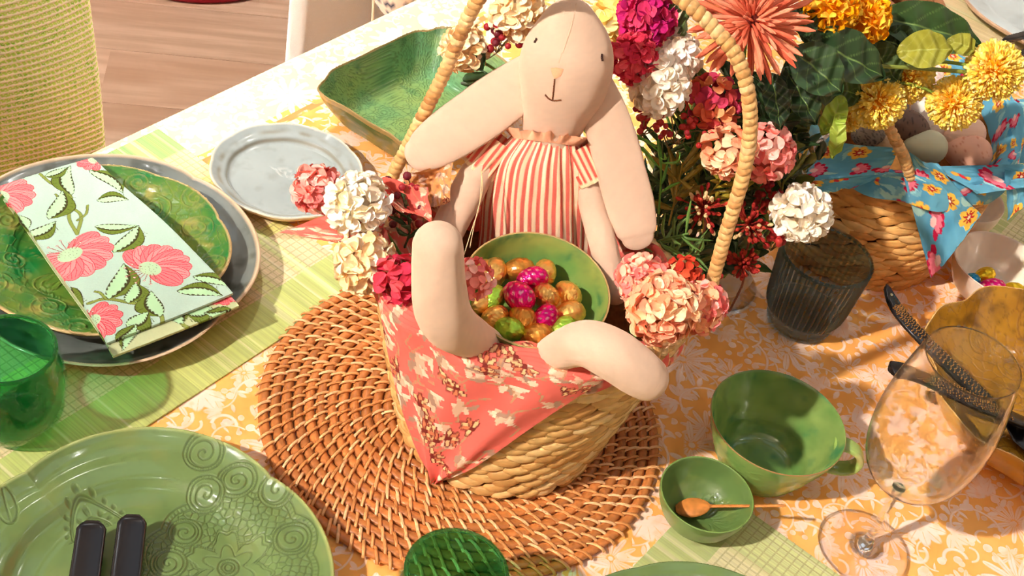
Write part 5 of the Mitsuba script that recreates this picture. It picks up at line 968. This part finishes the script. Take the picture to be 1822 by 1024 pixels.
# large leaves
def leaf_mesh(b, tip, w, nrm, droop, c, vein, n=64, m=35, peak=.8):
    b, tip = V3(b), V3(tip); d = tip - b; ln = np.linalg.norm(d); d = d / ln; nrm = nz(V3(nrm) - d * (V3(nrm) @ d)); x = np.cross(d, nrm)
    t_, s_ = np.meshgrid(np.linspace(0, 1, n), np.linspace(-1, 1, m), indexing='ij'); wd = w * np.sin(PI * t_ ** peak) ** .75 + .0004
    V = b + d * (t_ * ln)[..., None] + x * (s_ * wd)[..., None] + nrm * (droop * np.sin(PI * t_) + wd * .35 * np.abs(s_) - .0 + .0022 * np.sin(t_ * 22 + np.abs(s_) * 4))[..., None]
    vv = np.maximum(np.clip(1 - np.abs(s_) / .05, 0, 1), np.clip(1 - np.abs(((t_ * 5 - np.abs(s_) * 1.1) % 1) - .5) / .055, 0, 1) * .6)
    C = S(c) * (.8 + .4 * meshkit.noise(V * 130, 3))[..., None] * (1 - vv[..., None]) + S(vein) * vv[..., None]; return mikit.ply((V.reshape(-1, 3), quads(n, m)), 'leaf', smooth=True, color=C.reshape(-1, 3))
t = thing('leafy_branch', 'branch of large dark green veined leaves with paler undersides right of the spider chrysanthemum', 'leaves'); DKG, VEI = (36, 58, 32), (96, 122, 60)
for (b_, t_, w, dr_, c, v) in (((0.2015, 1.0750, 0.3484), (0.2850, 1.0850, 0.3220), .0225, .006, DKG, VEI), ((0.1913, 1.0600, 0.3416), (0.2460, 1.0500, 0.3165), .0220, .005, (40, 64, 36), VEI), ((0.1913, 1.0600, 0.3225), (0.2339, 1.0450, 0.2814), .0150, .004, (30, 50, 28), VEI), ((0.1799, 1.0500, 0.3196), (0.2021, 1.0300, 0.2762), .012, .004, (26, 44, 26), VEI),
                             ((0.2742, 1.1600, 0.3409), (0.3833, 1.1800, 0.3264), .0230, .006, (44, 70, 36), VEI), ((0.2796, 1.1500, 0.3247), (0.3267, 1.1500, 0.3163), .0180, .004, (34, 56, 30), VEI), ((0.1903, 1.1000, 0.3636), (0.2068, 1.0700, 0.3446), .012, .004, (30, 52, 28), VEI), ((0.2259, 1.1000, 0.2878), (0.2817, 1.1100, 0.2843), .018, .003, (60, 80, 34), (110, 130, 60)), ((0.2703, 1.1300, 0.3255), (0.3096, 1.1200, 0.2987), .017, .003, (52, 70, 30), (100, 120, 60))):
    part(t, 'leaf', leaf_mesh(b_, t_, w, TOC, dr_, c, v))
for (b_, t_, w, c) in (((0.2925, 1.1100, 0.3366), (0.3419, 1.1200, 0.3467), .0170, (146, 146, 52)), ((0.3395, 1.1400, 0.3437), (0.3683, 1.1400, 0.3393), .010, (146, 146, 56)), ((0.2548, 1.0800, 0.2966), (0.2481, 1.0700, 0.2563), .011, (150, 178, 62)), ((0.2546, 1.0700, 0.2842), (0.2632, 1.0600, 0.2401), .0075, (156, 176, 70))):
    part(t, 'leaf', leaf_mesh(b_, t_, w, TOC, .008, c, (170, 176, 90)))
part(t, 'stem', shape(sweep(catmull([(0.3662, 1.1300, 0.3223), (0.3230, 1.1200, 0.3203), (0.2806, 1.1100, 0.3172), (0.2327, 1.0900, 0.3151), (0.2079, 1.1000, 0.2763), VB], 40), .0020, n=7), 'leaf', (120, 132, 56)))
# narrow leaved sprigs and grasses
def sprig_thing(label, b_, t_, n, ln, w, c, seed, group='green sprigs in the vase', spread=.8):
    t = thing('green_sprig', label, 'greenery', group); b_, t_ = V3(b_), V3(t_); r = np.random.default_rng(seed); P = catmull([b_, (b_ + t_) / 2 + r.normal(size=3) * .006, t_], 24); part(t, 'stem', shape(sweep(P, .0011, n=6), 'leaf', np.array(c) * .92)); d = nz(t_ - b_)
    for i in range(n):
        u = .25 + .75 * (i + .5) / n; p = P[int(u * 23)]; sd = nz(np.cross(d, r.normal(size=3))); q = p + nz(d * .7 + sd * spread) * ln * (.7 + .5 * r.random()); k = np.linspace(0, 1, 7)
        Q = catmull([p, (p + q) / 2 + r.normal(size=3) * ln * .08, q], 7); part(t, 'leaf', shape(sweep(Q, w * np.sin(PI * np.clip(k, .06, .97)) ** .7, .0004, side=np.cross(nz(q - p), TOC), n=4), 'leaf', np.array(c) * (.85 + .3 * r.random())))
SPRIG = (('olive grass sprig right of the rabbit ear', (0.1362, 1.0500, 0.1260), (0.1277, 1.0300, 0.2163), 12, .040, .0030, (140, 122, 36)), ('dark green sprig behind the rabbit ear', (0.1304, 1.0600, 0.1010), (0.1068, 1.0600, 0.2151), 12, .036, .0026, (46, 78, 34)), ('spiky green rosemary sprig above the peach flowers', (0.1040, 0.9500, 0.1552), (0.1410, 0.9400, 0.2075), 16, .030, .0016, (84, 118, 52)),
         ('spiky green sprig below the rust bloom', (0.1225, 0.9400, 0.1586), (0.1567, 0.9400, 0.1876), 14, .026, .0015, (92, 124, 56)), ('bright green forked grass under the red berries', (0.1185, 1.0100, 0.1674), (0.0969, 1.0100, 0.2480), 8, .038, .0015, (84, 150, 50)), ('yellow green grass blades in the middle of the bouquet', (0.1700, 1.0400, 0.1301), (0.1685, 1.0300, 0.2152), 11, .040, .0026, (150, 132, 40)),
         ('dark leafy sprig under the salmon chrysanthemum', (0.2171, 1.0600, 0.2141), (0.2004, 1.0600, 0.3005), 14, .040, .0050, (34, 60, 30)), ('green sprig between the white and the rust red flower', (0.1357, 1.0600, 0.1896), (0.1240, 1.0600, 0.2531), 10, .030, .0030, (60, 100, 44)), ('leafy stalk at the top left of the salmon chrysanthemum', (0.1168, 1.0600, 0.2891), (0.0766, 1.0700, 0.3498), 9, .030, .0040, (86, 112, 60)),
         ('dark green leaves beside the cream yellow flower', (-0.0553, 1.0500, 0.2403), (-0.0845, 1.0500, 0.2541), 5, .026, .0050, (42, 66, 34)), ('dark sprig inside the basket left of the rabbit arm', (-0.0975, 0.8600, 0.1830), (-0.1064, 0.8700, 0.2288), 10, .022, .0022, (40, 62, 34)), ('green blades at the right of the vase', (0.2334, 1.0600, 0.1259), (0.2265, 1.0500, 0.2108), 9, .034, .0024, (120, 124, 44)))
for i, (lab, b_, t_, n, ln, w, c) in enumerate(SPRIG): sprig_thing(lab, b_, t_, n, ln, w, c, 70 + i)
t = thing('foliage', 'dense dark green leaves filling the middle of the bouquet', 'foliage', None, 'stuff'); r = np.random.default_rng(77); ms, Cs = [], []
for i in range(620):
    a, h = r.random() * 2 * PI, r.random(); q = np.array([.165 + .075 * math.cos(a) * math.sqrt(r.random()) + .03 * h, 1.105 + .055 * math.sin(a) * math.sqrt(r.random()), .05 + .20 * h]); d = nz(np.array([r.normal() * .6, r.normal() * .6 - .2, .8])); ln = .022 + .024 * r.random(); k = np.linspace(0, 1, 5)
    P = q + np.outer(k * ln, d) + np.outer(.15 * ln * k ** 2, (0, 0, -1)); v, f = sweep(P, .0052 * np.sin(PI * np.clip(k, .08, .96)) * (.5 + r.random()), .0003, side=np.cross(d, TOC), n=4, caps=False); ms.append((v, f)); Cs.append(col(len(v), S(((34, 58, 30), (50, 78, 36), (26, 46, 26), (88, 96, 36))[int(r.integers(0, 4))])))
V, F = cat(ms); scene[t] = mikit.ply((V, F), 'leaf', smooth=True, color=np.vstack(Cs))
# berries
BERRY = [shape((ico(1)[0], ico(1)[1]), 'satin', c) for c in ((166, 34, 32), (190, 52, 48), (140, 24, 34), (96, 20, 34))]
def berries(label, c, spread, n, rad, seed, base=None, dark=False, group='berry sprays'):
    t = thing('berry_spray', label, 'berries', group); r = np.random.default_rng(seed); c = V3(c); root = c + np.array([0, .01, -.03]) if base is None else V3(base)
    for i in range(n):
        p = c + r.normal(size=3) * V3(spread); part(t, 'berry', BERRY[int(r.integers(0, 3)) if not dark else 2 + int(r.integers(0, 2))], trans(*p, 0, rad * (.8 + .4 * r.random())))
        if i % 3 == 0: part(t, 'stalk', shape(sweep(catmull([p, (p + root) / 2 + r.normal(size=3) * .004, root], 8), .0006, n=4), 'leaf', (112, 92, 50)))
for i, (lab, q, sp_, n, rd, dk) in enumerate((('red berries below the larger white flower', (0.1138, 1.0200, 0.2649), (.016, .010, .007), 26, .0030, False), ('red berries at the edge of the rabbit ear', (0.0801, 1.0100, 0.2652), (.008, .006, .007), 14, .0030, False), ('bright red berries left of the ivory flower', (0.2358, 1.0200, 0.1703), (.008, .006, .006), 22, .0032, False), ('dark red berries behind the coral pink flower', (0.2159, 1.0500, 0.1867), (.010, .008, .010), 26, .0034, False),
    ('dark red berries by the cream flower left of the rabbit head', (-0.0661, 1.0700, 0.2833), (.010, .008, .008), 24, .0036, True), ('dark berries inside the basket left of the rabbit arm', (-0.1070, 0.8750, 0.2173), (.010, .008, .009), 26, .0034, True), ('small red berries at the foot of the right handle leg', (0.1576, 0.9000, 0.1942), (.009, .006, .006), 14, .0030, False))): berries(lab, q, sp_, n, rd, 90 + i, dark=dk)
def rust(label, c, seed, pale, R=.024):
    t = thing('rust_bloom', label, 'dried flower', 'rust red dried blooms'); r = np.random.default_rng(seed); c = V3(c); root = c + np.array([.01, .015, -.035]); v0, f0 = ico(1)
    for i in range(44):
        d = nz(r.normal(size=3) + TOC * .9); p = c + d * R * (.55 + .5 * r.random()); part(t, 'twig', shape(sweep(catmull([p, (p + c) / 2, c - d * .004], 6), .0009, n=4), 'matte', ((150, 50, 38), (126, 36, 30))[i % 2]))
        part(t, 'bud', shape((v0, f0), 'matte', (232, 204, 150) if r.random() < pale else ((176, 66, 48), (150, 44, 40))[i % 2]), frame(p, d, s=(.0019, .0019, .0034)))
    part(t, 'stem', shape(sweep(catmull([c, root, root + (0, .01, -.05)], 10), .0013, n=6), 'leaf', (110, 60, 40)))
rust('rust red dried bloom with pale buds left of the right handle leg', (0.1559, 1.0000, 0.1925), 110, .45); rust('rust red dried bloom without pale buds right of the right handle leg', (0.2045, 1.0200, 0.1719), 111, .08); rust('thin rust red dried bloom in front of the vase base', (0.2154, 1.0300, 0.1157), 112, .0, .018)

# ------------------------------------------------------------------ chairs, pouf and pots in the background
def chair(name_lab, u0, u1, v, top, col_):
    t = thing('dining_chair', name_lab, 'chair', None)
    part(t, 'seat', shape(rbox(u0, u1, v + .02, v + .42, .30, .35, .015), 'cloth', col_, 40), TM)
    part(t, 'backrest', shape(rbox(u0, u1, v - .035, v, -top, .34, .016), 'cloth', col_, 40), TM)
    for (a, b) in ((u0 + .03, v + .39), (u1 - .03, v + .39), (u0 + .03, v - .015), (u1 - .03, v - .015)): part(t, 'leg', shape(rbox(a - .016, a + .016, b - .016, b + .016, .33, -FZ, .004), 'wood', (190, 150, 110), 30), TM)
    return t
chair('chair under a lime green and cream woven throw at the far edge of the table', -.36, .060, -.10, .20, (226, 208, 180))
t = thing('throw', 'lime green and cream woven throw hung over the chair back in the top left corner', 'blanket')
def thr(a, b):
    u = -.38 + .458 * a; z = -.27 + .50 * b; bow = .012 * np.sin(PI * a) + .010 * np.sin(a * 9 + z * 8) * (b < 2); v = -.084 + bow; v = np.where(a > .93, v - .045 * ((a - .93) / .07) ** 2, v); u = u + .012 * np.clip(-z - .0, 0, 1) - .03 * np.clip(z, 0, 1); return tuple(np.moveaxis(tbN(u, v, z), -1, 0))
V, F, a, b = grid(330, 420, thr); X, Y = a * .458, b * .5; dg = (X * .13 + Y) / .0072; row = np.floor(dg); fx = np.abs(dg - row - .5); cell = (X * .9 - Y * .35) / .0052 + row * .5; hh = np.sin((np.floor(cell) * 12.9898 + row * 78.233)) * 43758.5; hh = hh - np.floor(hh); green = (fx > .20) & (np.abs(cell - np.floor(cell) - .5) < .38)
N_ = np.array([VD[0], VD[1], 0]); h = np.where(green, .0004, .0013 * np.clip(1 - (fx / .22) ** 2, 0, 1)); V = V + N_ * h[:, None]
C = np.where(green[:, None], np.where((hh > .88)[:, None], S(150, 190, 54), S(188, 208, 92)), S(238, 220, 188)) * (.92 + .16 * meshkit.noise(V * 900, 3))[:, None]
part(t, 'front', mikit.ply((V, F[:, ::-1]), 'cloth', smooth=True, color=C))
chair('cream upholstered chair beyond the table edge behind the square dish', .505, .93, -.2, .20, (222, 220, 214))
t = thing('pouf', 'dark red round pouf on the floor, only its edge in the picture at the top', 'pouf'); V, F = lathe(spl([(0, .30), (.22, .30), (.275, .27), (.29, .15), (.275, .03), (.24, 0), (0, 0)], 40), 64); scene[t] = {**shape((V, F), 'cloth', (120, 16, 28)), 'to_world': T4(trans(-.935, 2.80, FZ))}
t = thing('cushion', 'white cushion with dark dashed pattern on the cream chair at the top edge', 'cushion'); V, F = ico(4); V = np.sign(V) * np.abs(V) ** .75
V = V * np.array([.17, .05, .15]); C = np.where(((np.abs((V[:, 2] / .022) % 1 - .5) < .16) & ((V[:, 0] / .009) % 1 < .62))[:, None], S(60, 70, 96), S(240, 228, 212)); Mx = np.eye(4); Mx[:3, 0] = (*UD, 0); Mx[:3, 1] = (*-VD, 0); Mx[:3, 3] = tb(.735, -.12, -.005); scene[t] = {**mikit.ply((V, F), 'cloth', smooth=True, color=C), 'to_world': T4(Mx)}
t = thing('cord', 'thin cream cord hanging down beside the cream chair', 'cord'); scene[t] = shape(sweep(catmull([(-0.3041, 1.7308, -0.1037), (-0.3016, 1.7352, -0.1365), (-0.3007, 1.7368, -0.1728), (-0.3014, 1.7255, -0.1903), (-0.3035, 1.7115, -0.2211)], 40), .0022, n=7), 'cloth', (240, 224, 196))
t = thing('woven_pot', 'brown woven pot at the top edge behind the yellow chrysanthemums', 'pot'); V, F = lathe(spl([(.035, .09), (.046, .092), (.050, .086), (.052, .05), (.047, .006), (.04, .0), (0, .0)], 50), 60, lambda th, k: 1 + .018 * np.sin(30 * th) * np.sin(k * 1.2)); scene[t] = {**shape((V, F), 'cane', S(150, 100, 66) * (.7 + .6 * meshkit.noise(V * 300, 2))[:, None]), 'to_world': T4(trans(.440, 1.715, .0006))}
t = thing('white_bowl', 'small white bowl peeping out behind the blue cloth basket at right', 'bowl'); V, F = lathe(spl([(0, .006), (.03, .008), (.042, .030), (.046, .046), (.0475, .0465), (.045, .028), (.034, .003), (.028, 0), (0, .001)], 40), 64); scene[t] = {**shape((V, F), 'glaze', (240, 234, 224)), 'to_world': T4(trans(.497, 1.335, .0028))}

# ------------------------------------------------------------------ folded printed napkin on the left plates
NA, NB_, NC, ND = V3((-0.5121, 0.9575, 0.0490)), V3((-0.4466, 1.0335, 0.0490)), V3((-0.2541, 0.8925, 0.0525)), V3((-0.3375, 0.7938, 0.0525))
NW, NL = np.linalg.norm(NB_ - NA), np.linalg.norm(ND - NA)
NAP = Print(); INK, LF, LP_, PK, PKD = (58, 56, 32), (94, 112, 44), (172, 212, 168), (240, 118, 122), (200, 48, 66)
def xy(st): return st[0] * NW, st[1] * NL
def nleaf(b_, t_, W, bend=.15, side=1):
    (x0, y0), (x1, y1) = xy(b_), xy(t_); ln = math.hypot(x1 - x0, y1 - y0); a = math.degrees(math.atan2(y1 - y0, x1 - x0)); NAP.add(leafpoly(x0, y0, ln, W + .0009, a, bend), INK); NAP.add(leafpoly(x0, y0, ln, W, a, bend), LF)
    NAP.add(halfleaf(x0, y0, ln, W, a, bend, side, -.25, 1.0, 9).buffer(.0005), INK); NAP.add(halfleaf(x0, y0, ln, W, a, bend, side, -.25, .90, 9), LP_); lo = halfleaf(x0, y0, ln, W, a, bend, side, -.25, -.12, 9); NAP.add(lo, INK)
    for k in range(7):
        u = .15 + .11 * k; px, py = ln * u, bend * ln * math.sin(PI * u) - side * W * .75; g = affinity.translate(affinity.rotate(LineString([(px, py - side * W * .2), (px + .001, py + side * W * .25)]).buffer(.00018), a, origin=(0, 0)), x0, y0); NAP.add(g, (70, 84, 30))
def nstem(pts, w=.0014): q = catmull([(*xy(p), 0) for p in pts], 30)[:, :2]; NAP.add(LineString(q).buffer(w + .0003), INK); NAP.add(LineString(q).buffer(w), (124, 138, 66))
def nflower(c, R, a0, span=200, n=9):
    x, y = xy(c)
    for k in range(n):
        a = a0 + (k - (n - 1) / 2) * span / n; g = ell(x + R * .55 * math.cos(math.radians(a)), y + R * .55 * math.sin(math.radians(a)), R * .52, R * .30, a); NAP.add(g.buffer(.0006), PKD); NAP.add(g, (PK, (246, 142, 142))[k % 2])
        for j in (-1.5, -.75, 0, .75, 1.5): NAP.add(affinity.rotate(LineString([(x + R * .25, y + j * R * .08), (x + R * .7, y + j * R * .17), (x + R * (1.02 - .06 * abs(j)), y + j * R * .11)]).buffer(.00028), a, origin=(x, y)), (208, 62, 78))
    NAP.add(ell(x, y, R * .34, R * .26, a0 + 90), (178, 206, 168))
    for k in range(9): a = a0 + 180 + (k - 4) * 17; d = R * (.52 + .14 * (k % 2)); NAP.add(LineString([(x + R * .25 * math.cos(math.radians(a)), y + R * .25 * math.sin(math.radians(a))), (x + d * math.cos(math.radians(a)), y + d * math.sin(math.radians(a)))]).buffer(.0003), (150, 74, 70)); NAP.add(ell(x + d * math.cos(math.radians(a)), y + d * math.sin(math.radians(a)), .0013, .0008, a + 90), (150, 74, 70)); NAP.add(ell(x + d * math.cos(math.radians(a)), y + d * math.sin(math.radians(a)), .0009, .0005, a + 90), (236, 214, 200))
    for k in range(14): a = k * 137.5; d = R * .22 * math.sqrt(k / 14); NAP.add(ell(x + d * math.cos(math.radians(a)), y + d * math.sin(math.radians(a)), .00035, .00035), (100, 120, 90))
nstem([(0.3250, 0.4216), (0.4689, 0.3228), (0.4320, 0.2357), (0.5279, 0.1797), (0.4506, 0.0837), (0.4295, 0.0091)]); nstem([(0.3250, 0.4216), (0.3646, 0.3163), (0.5030, 0.2133), (0.4987, 0.1808)]); nstem([(0.4092, 0.3468), (0.5130, 0.3261), (0.5840, 0.2806)], .001); nstem([(0.4827, 0.2164), (0.4170, 0.1932), (0.4117, 0.1609)], .001)
nstem([(0.0392, 0.8031), (0.1695, 0.8134), (0.3145, 0.8786), (0.4177, 0.9129), (0.4421, 0.9796), (0.3761, 1.0342)]); nstem([(0.1695, 0.8134), (0.1610, 0.7733), (0.1373, 0.7586)], .001)
nleaf((0.5332, 0.1888), (0.7393, 0.0141), .0095, -.18, 1); nleaf((0.2072, 0.2896), (0.4905, 0.1514), .0105, .16, -1); nleaf((-0.0782, 0.3476), (0.2447, 0.3137), .0085, .18, -1); nleaf((0.8641, 0.0747), (0.9390, 0.2732), .0085, -.16, 1); nleaf((0.6921, 0.2675), (0.9211, 0.3273), .0080, -.2, 1); nleaf((0.4966, 0.4164), (0.7970, 0.5004), .0070, .12, -1); nleaf((0.4631, 0.5954), (0.7970, 0.5004), .0095, .14, -1)
nleaf((0.1874, 0.8190), (0.4621, 0.6735), .0110, .16, -1); nleaf((0.8414, 0.8578), (1.0241, 0.9665), .0060, -.1, 1); nleaf((0.6613, 0.8972), (0.9209, 0.9911), .0070, -.14, 1); nleaf((0.2902, 0.8707), (0.4353, 0.7901), .0085, .2, -1); nleaf((0.4321, 0.9762), (0.4898, 0.8549), .0095, -.2, 1); nleaf((0.1844, 0.9684), (0.3761, 0.9414), .0085, .2, -1); nleaf((0.0027, 0.6894), (-0.0005, 0.8057), .006, .1, 1); nleaf((0.0641, 1.0029), (0.2490, 0.9712), .006, .1, 1); nleaf((0.4520, 0.0371), (0.6992, 0.0177), .006, .1, -1); nleaf((-0.0337, 0.3144), (-0.0287, 0.2062), .006, .1, 1)
nflower((0.1607, 0.5184), .033, 75, 230, 10); nflower((0.6046, 0.7457), .030, -15, 190, 9); nflower((-0.0343, 0.0664), .030, -10, 200, 8); nflower((-0.0020, 0.8895), .020, 40, 200, 7); nflower((0.9719, 0.0192), .016, 190, 200, 6)
nk = thing('napkin', 'folded pale mint napkin printed with pink flowers and green leaves on the left plates', 'napkin')
def napf(dz, shift, bulge):
    def fn(a, b):
        p = NA * ((1 - a) * (1 - b))[..., None] + NB_ * (a * (1 - b))[..., None] + NC * (a * b)[..., None] + ND * ((1 - a) * b)[..., None]; p = p + shift
        z = p[..., 2] + dz + bulge * np.sin(PI * b) * .5 + .0012 * np.sin(b * 9 + a * 3) - .004 * np.clip((b - .86) / .14, 0, 1) ** 2; return p[..., 0], p[..., 1], z
    return fn
def slab(fn, nu, nv, th):
    V, F, a, b = grid(nu, nv, fn); n = len(V); Vb = V - np.array([0, 0, th]); eb = np.concatenate([np.arange(nv), np.arange(2 * nv - 1, nu * nv, nv), np.arange(nu * nv - 2, nu * nv - nv - 1, -1), np.arange((nu - 2) * nv, 0, -nv)]); e2 = np.roll(eb, -1)
    return np.vstack([V, Vb]), np.vstack([F, F[:, ::-1] + n, np.stack([eb, eb + n, e2 + n, e2], 1)]), np.concatenate([a, a]), np.concatenate([b, b])
MINT = S(174, 201, 186)
V, F, a, b = slab(napf(0, np.zeros(3), .006), 330, 460, .0022); part(nk, 'top_fold', mikit.ply((V, F), 'cloth', smooth=50, color=None) if False else mikit.ply((V, F), 'cloth', smooth=True, color=NAP.paint(a * NW, b * NL, MINT * (.96 + .08 * meshkit.noise(V * 1500, 1))[:, None])))
sh = nz(ND - NA) * .012; V, F, a, b = slab(napf(-.0062, sh, .003), 160, 200, .0022); part(nk, 'under_fold', mikit.ply((V, F), 'cloth', smooth=True, color=NAP.paint((1 - a) * NW, b * NL, S(184, 194, 150) * (.96 + .08 * meshkit.noise(V * 1500, 1))[:, None])))
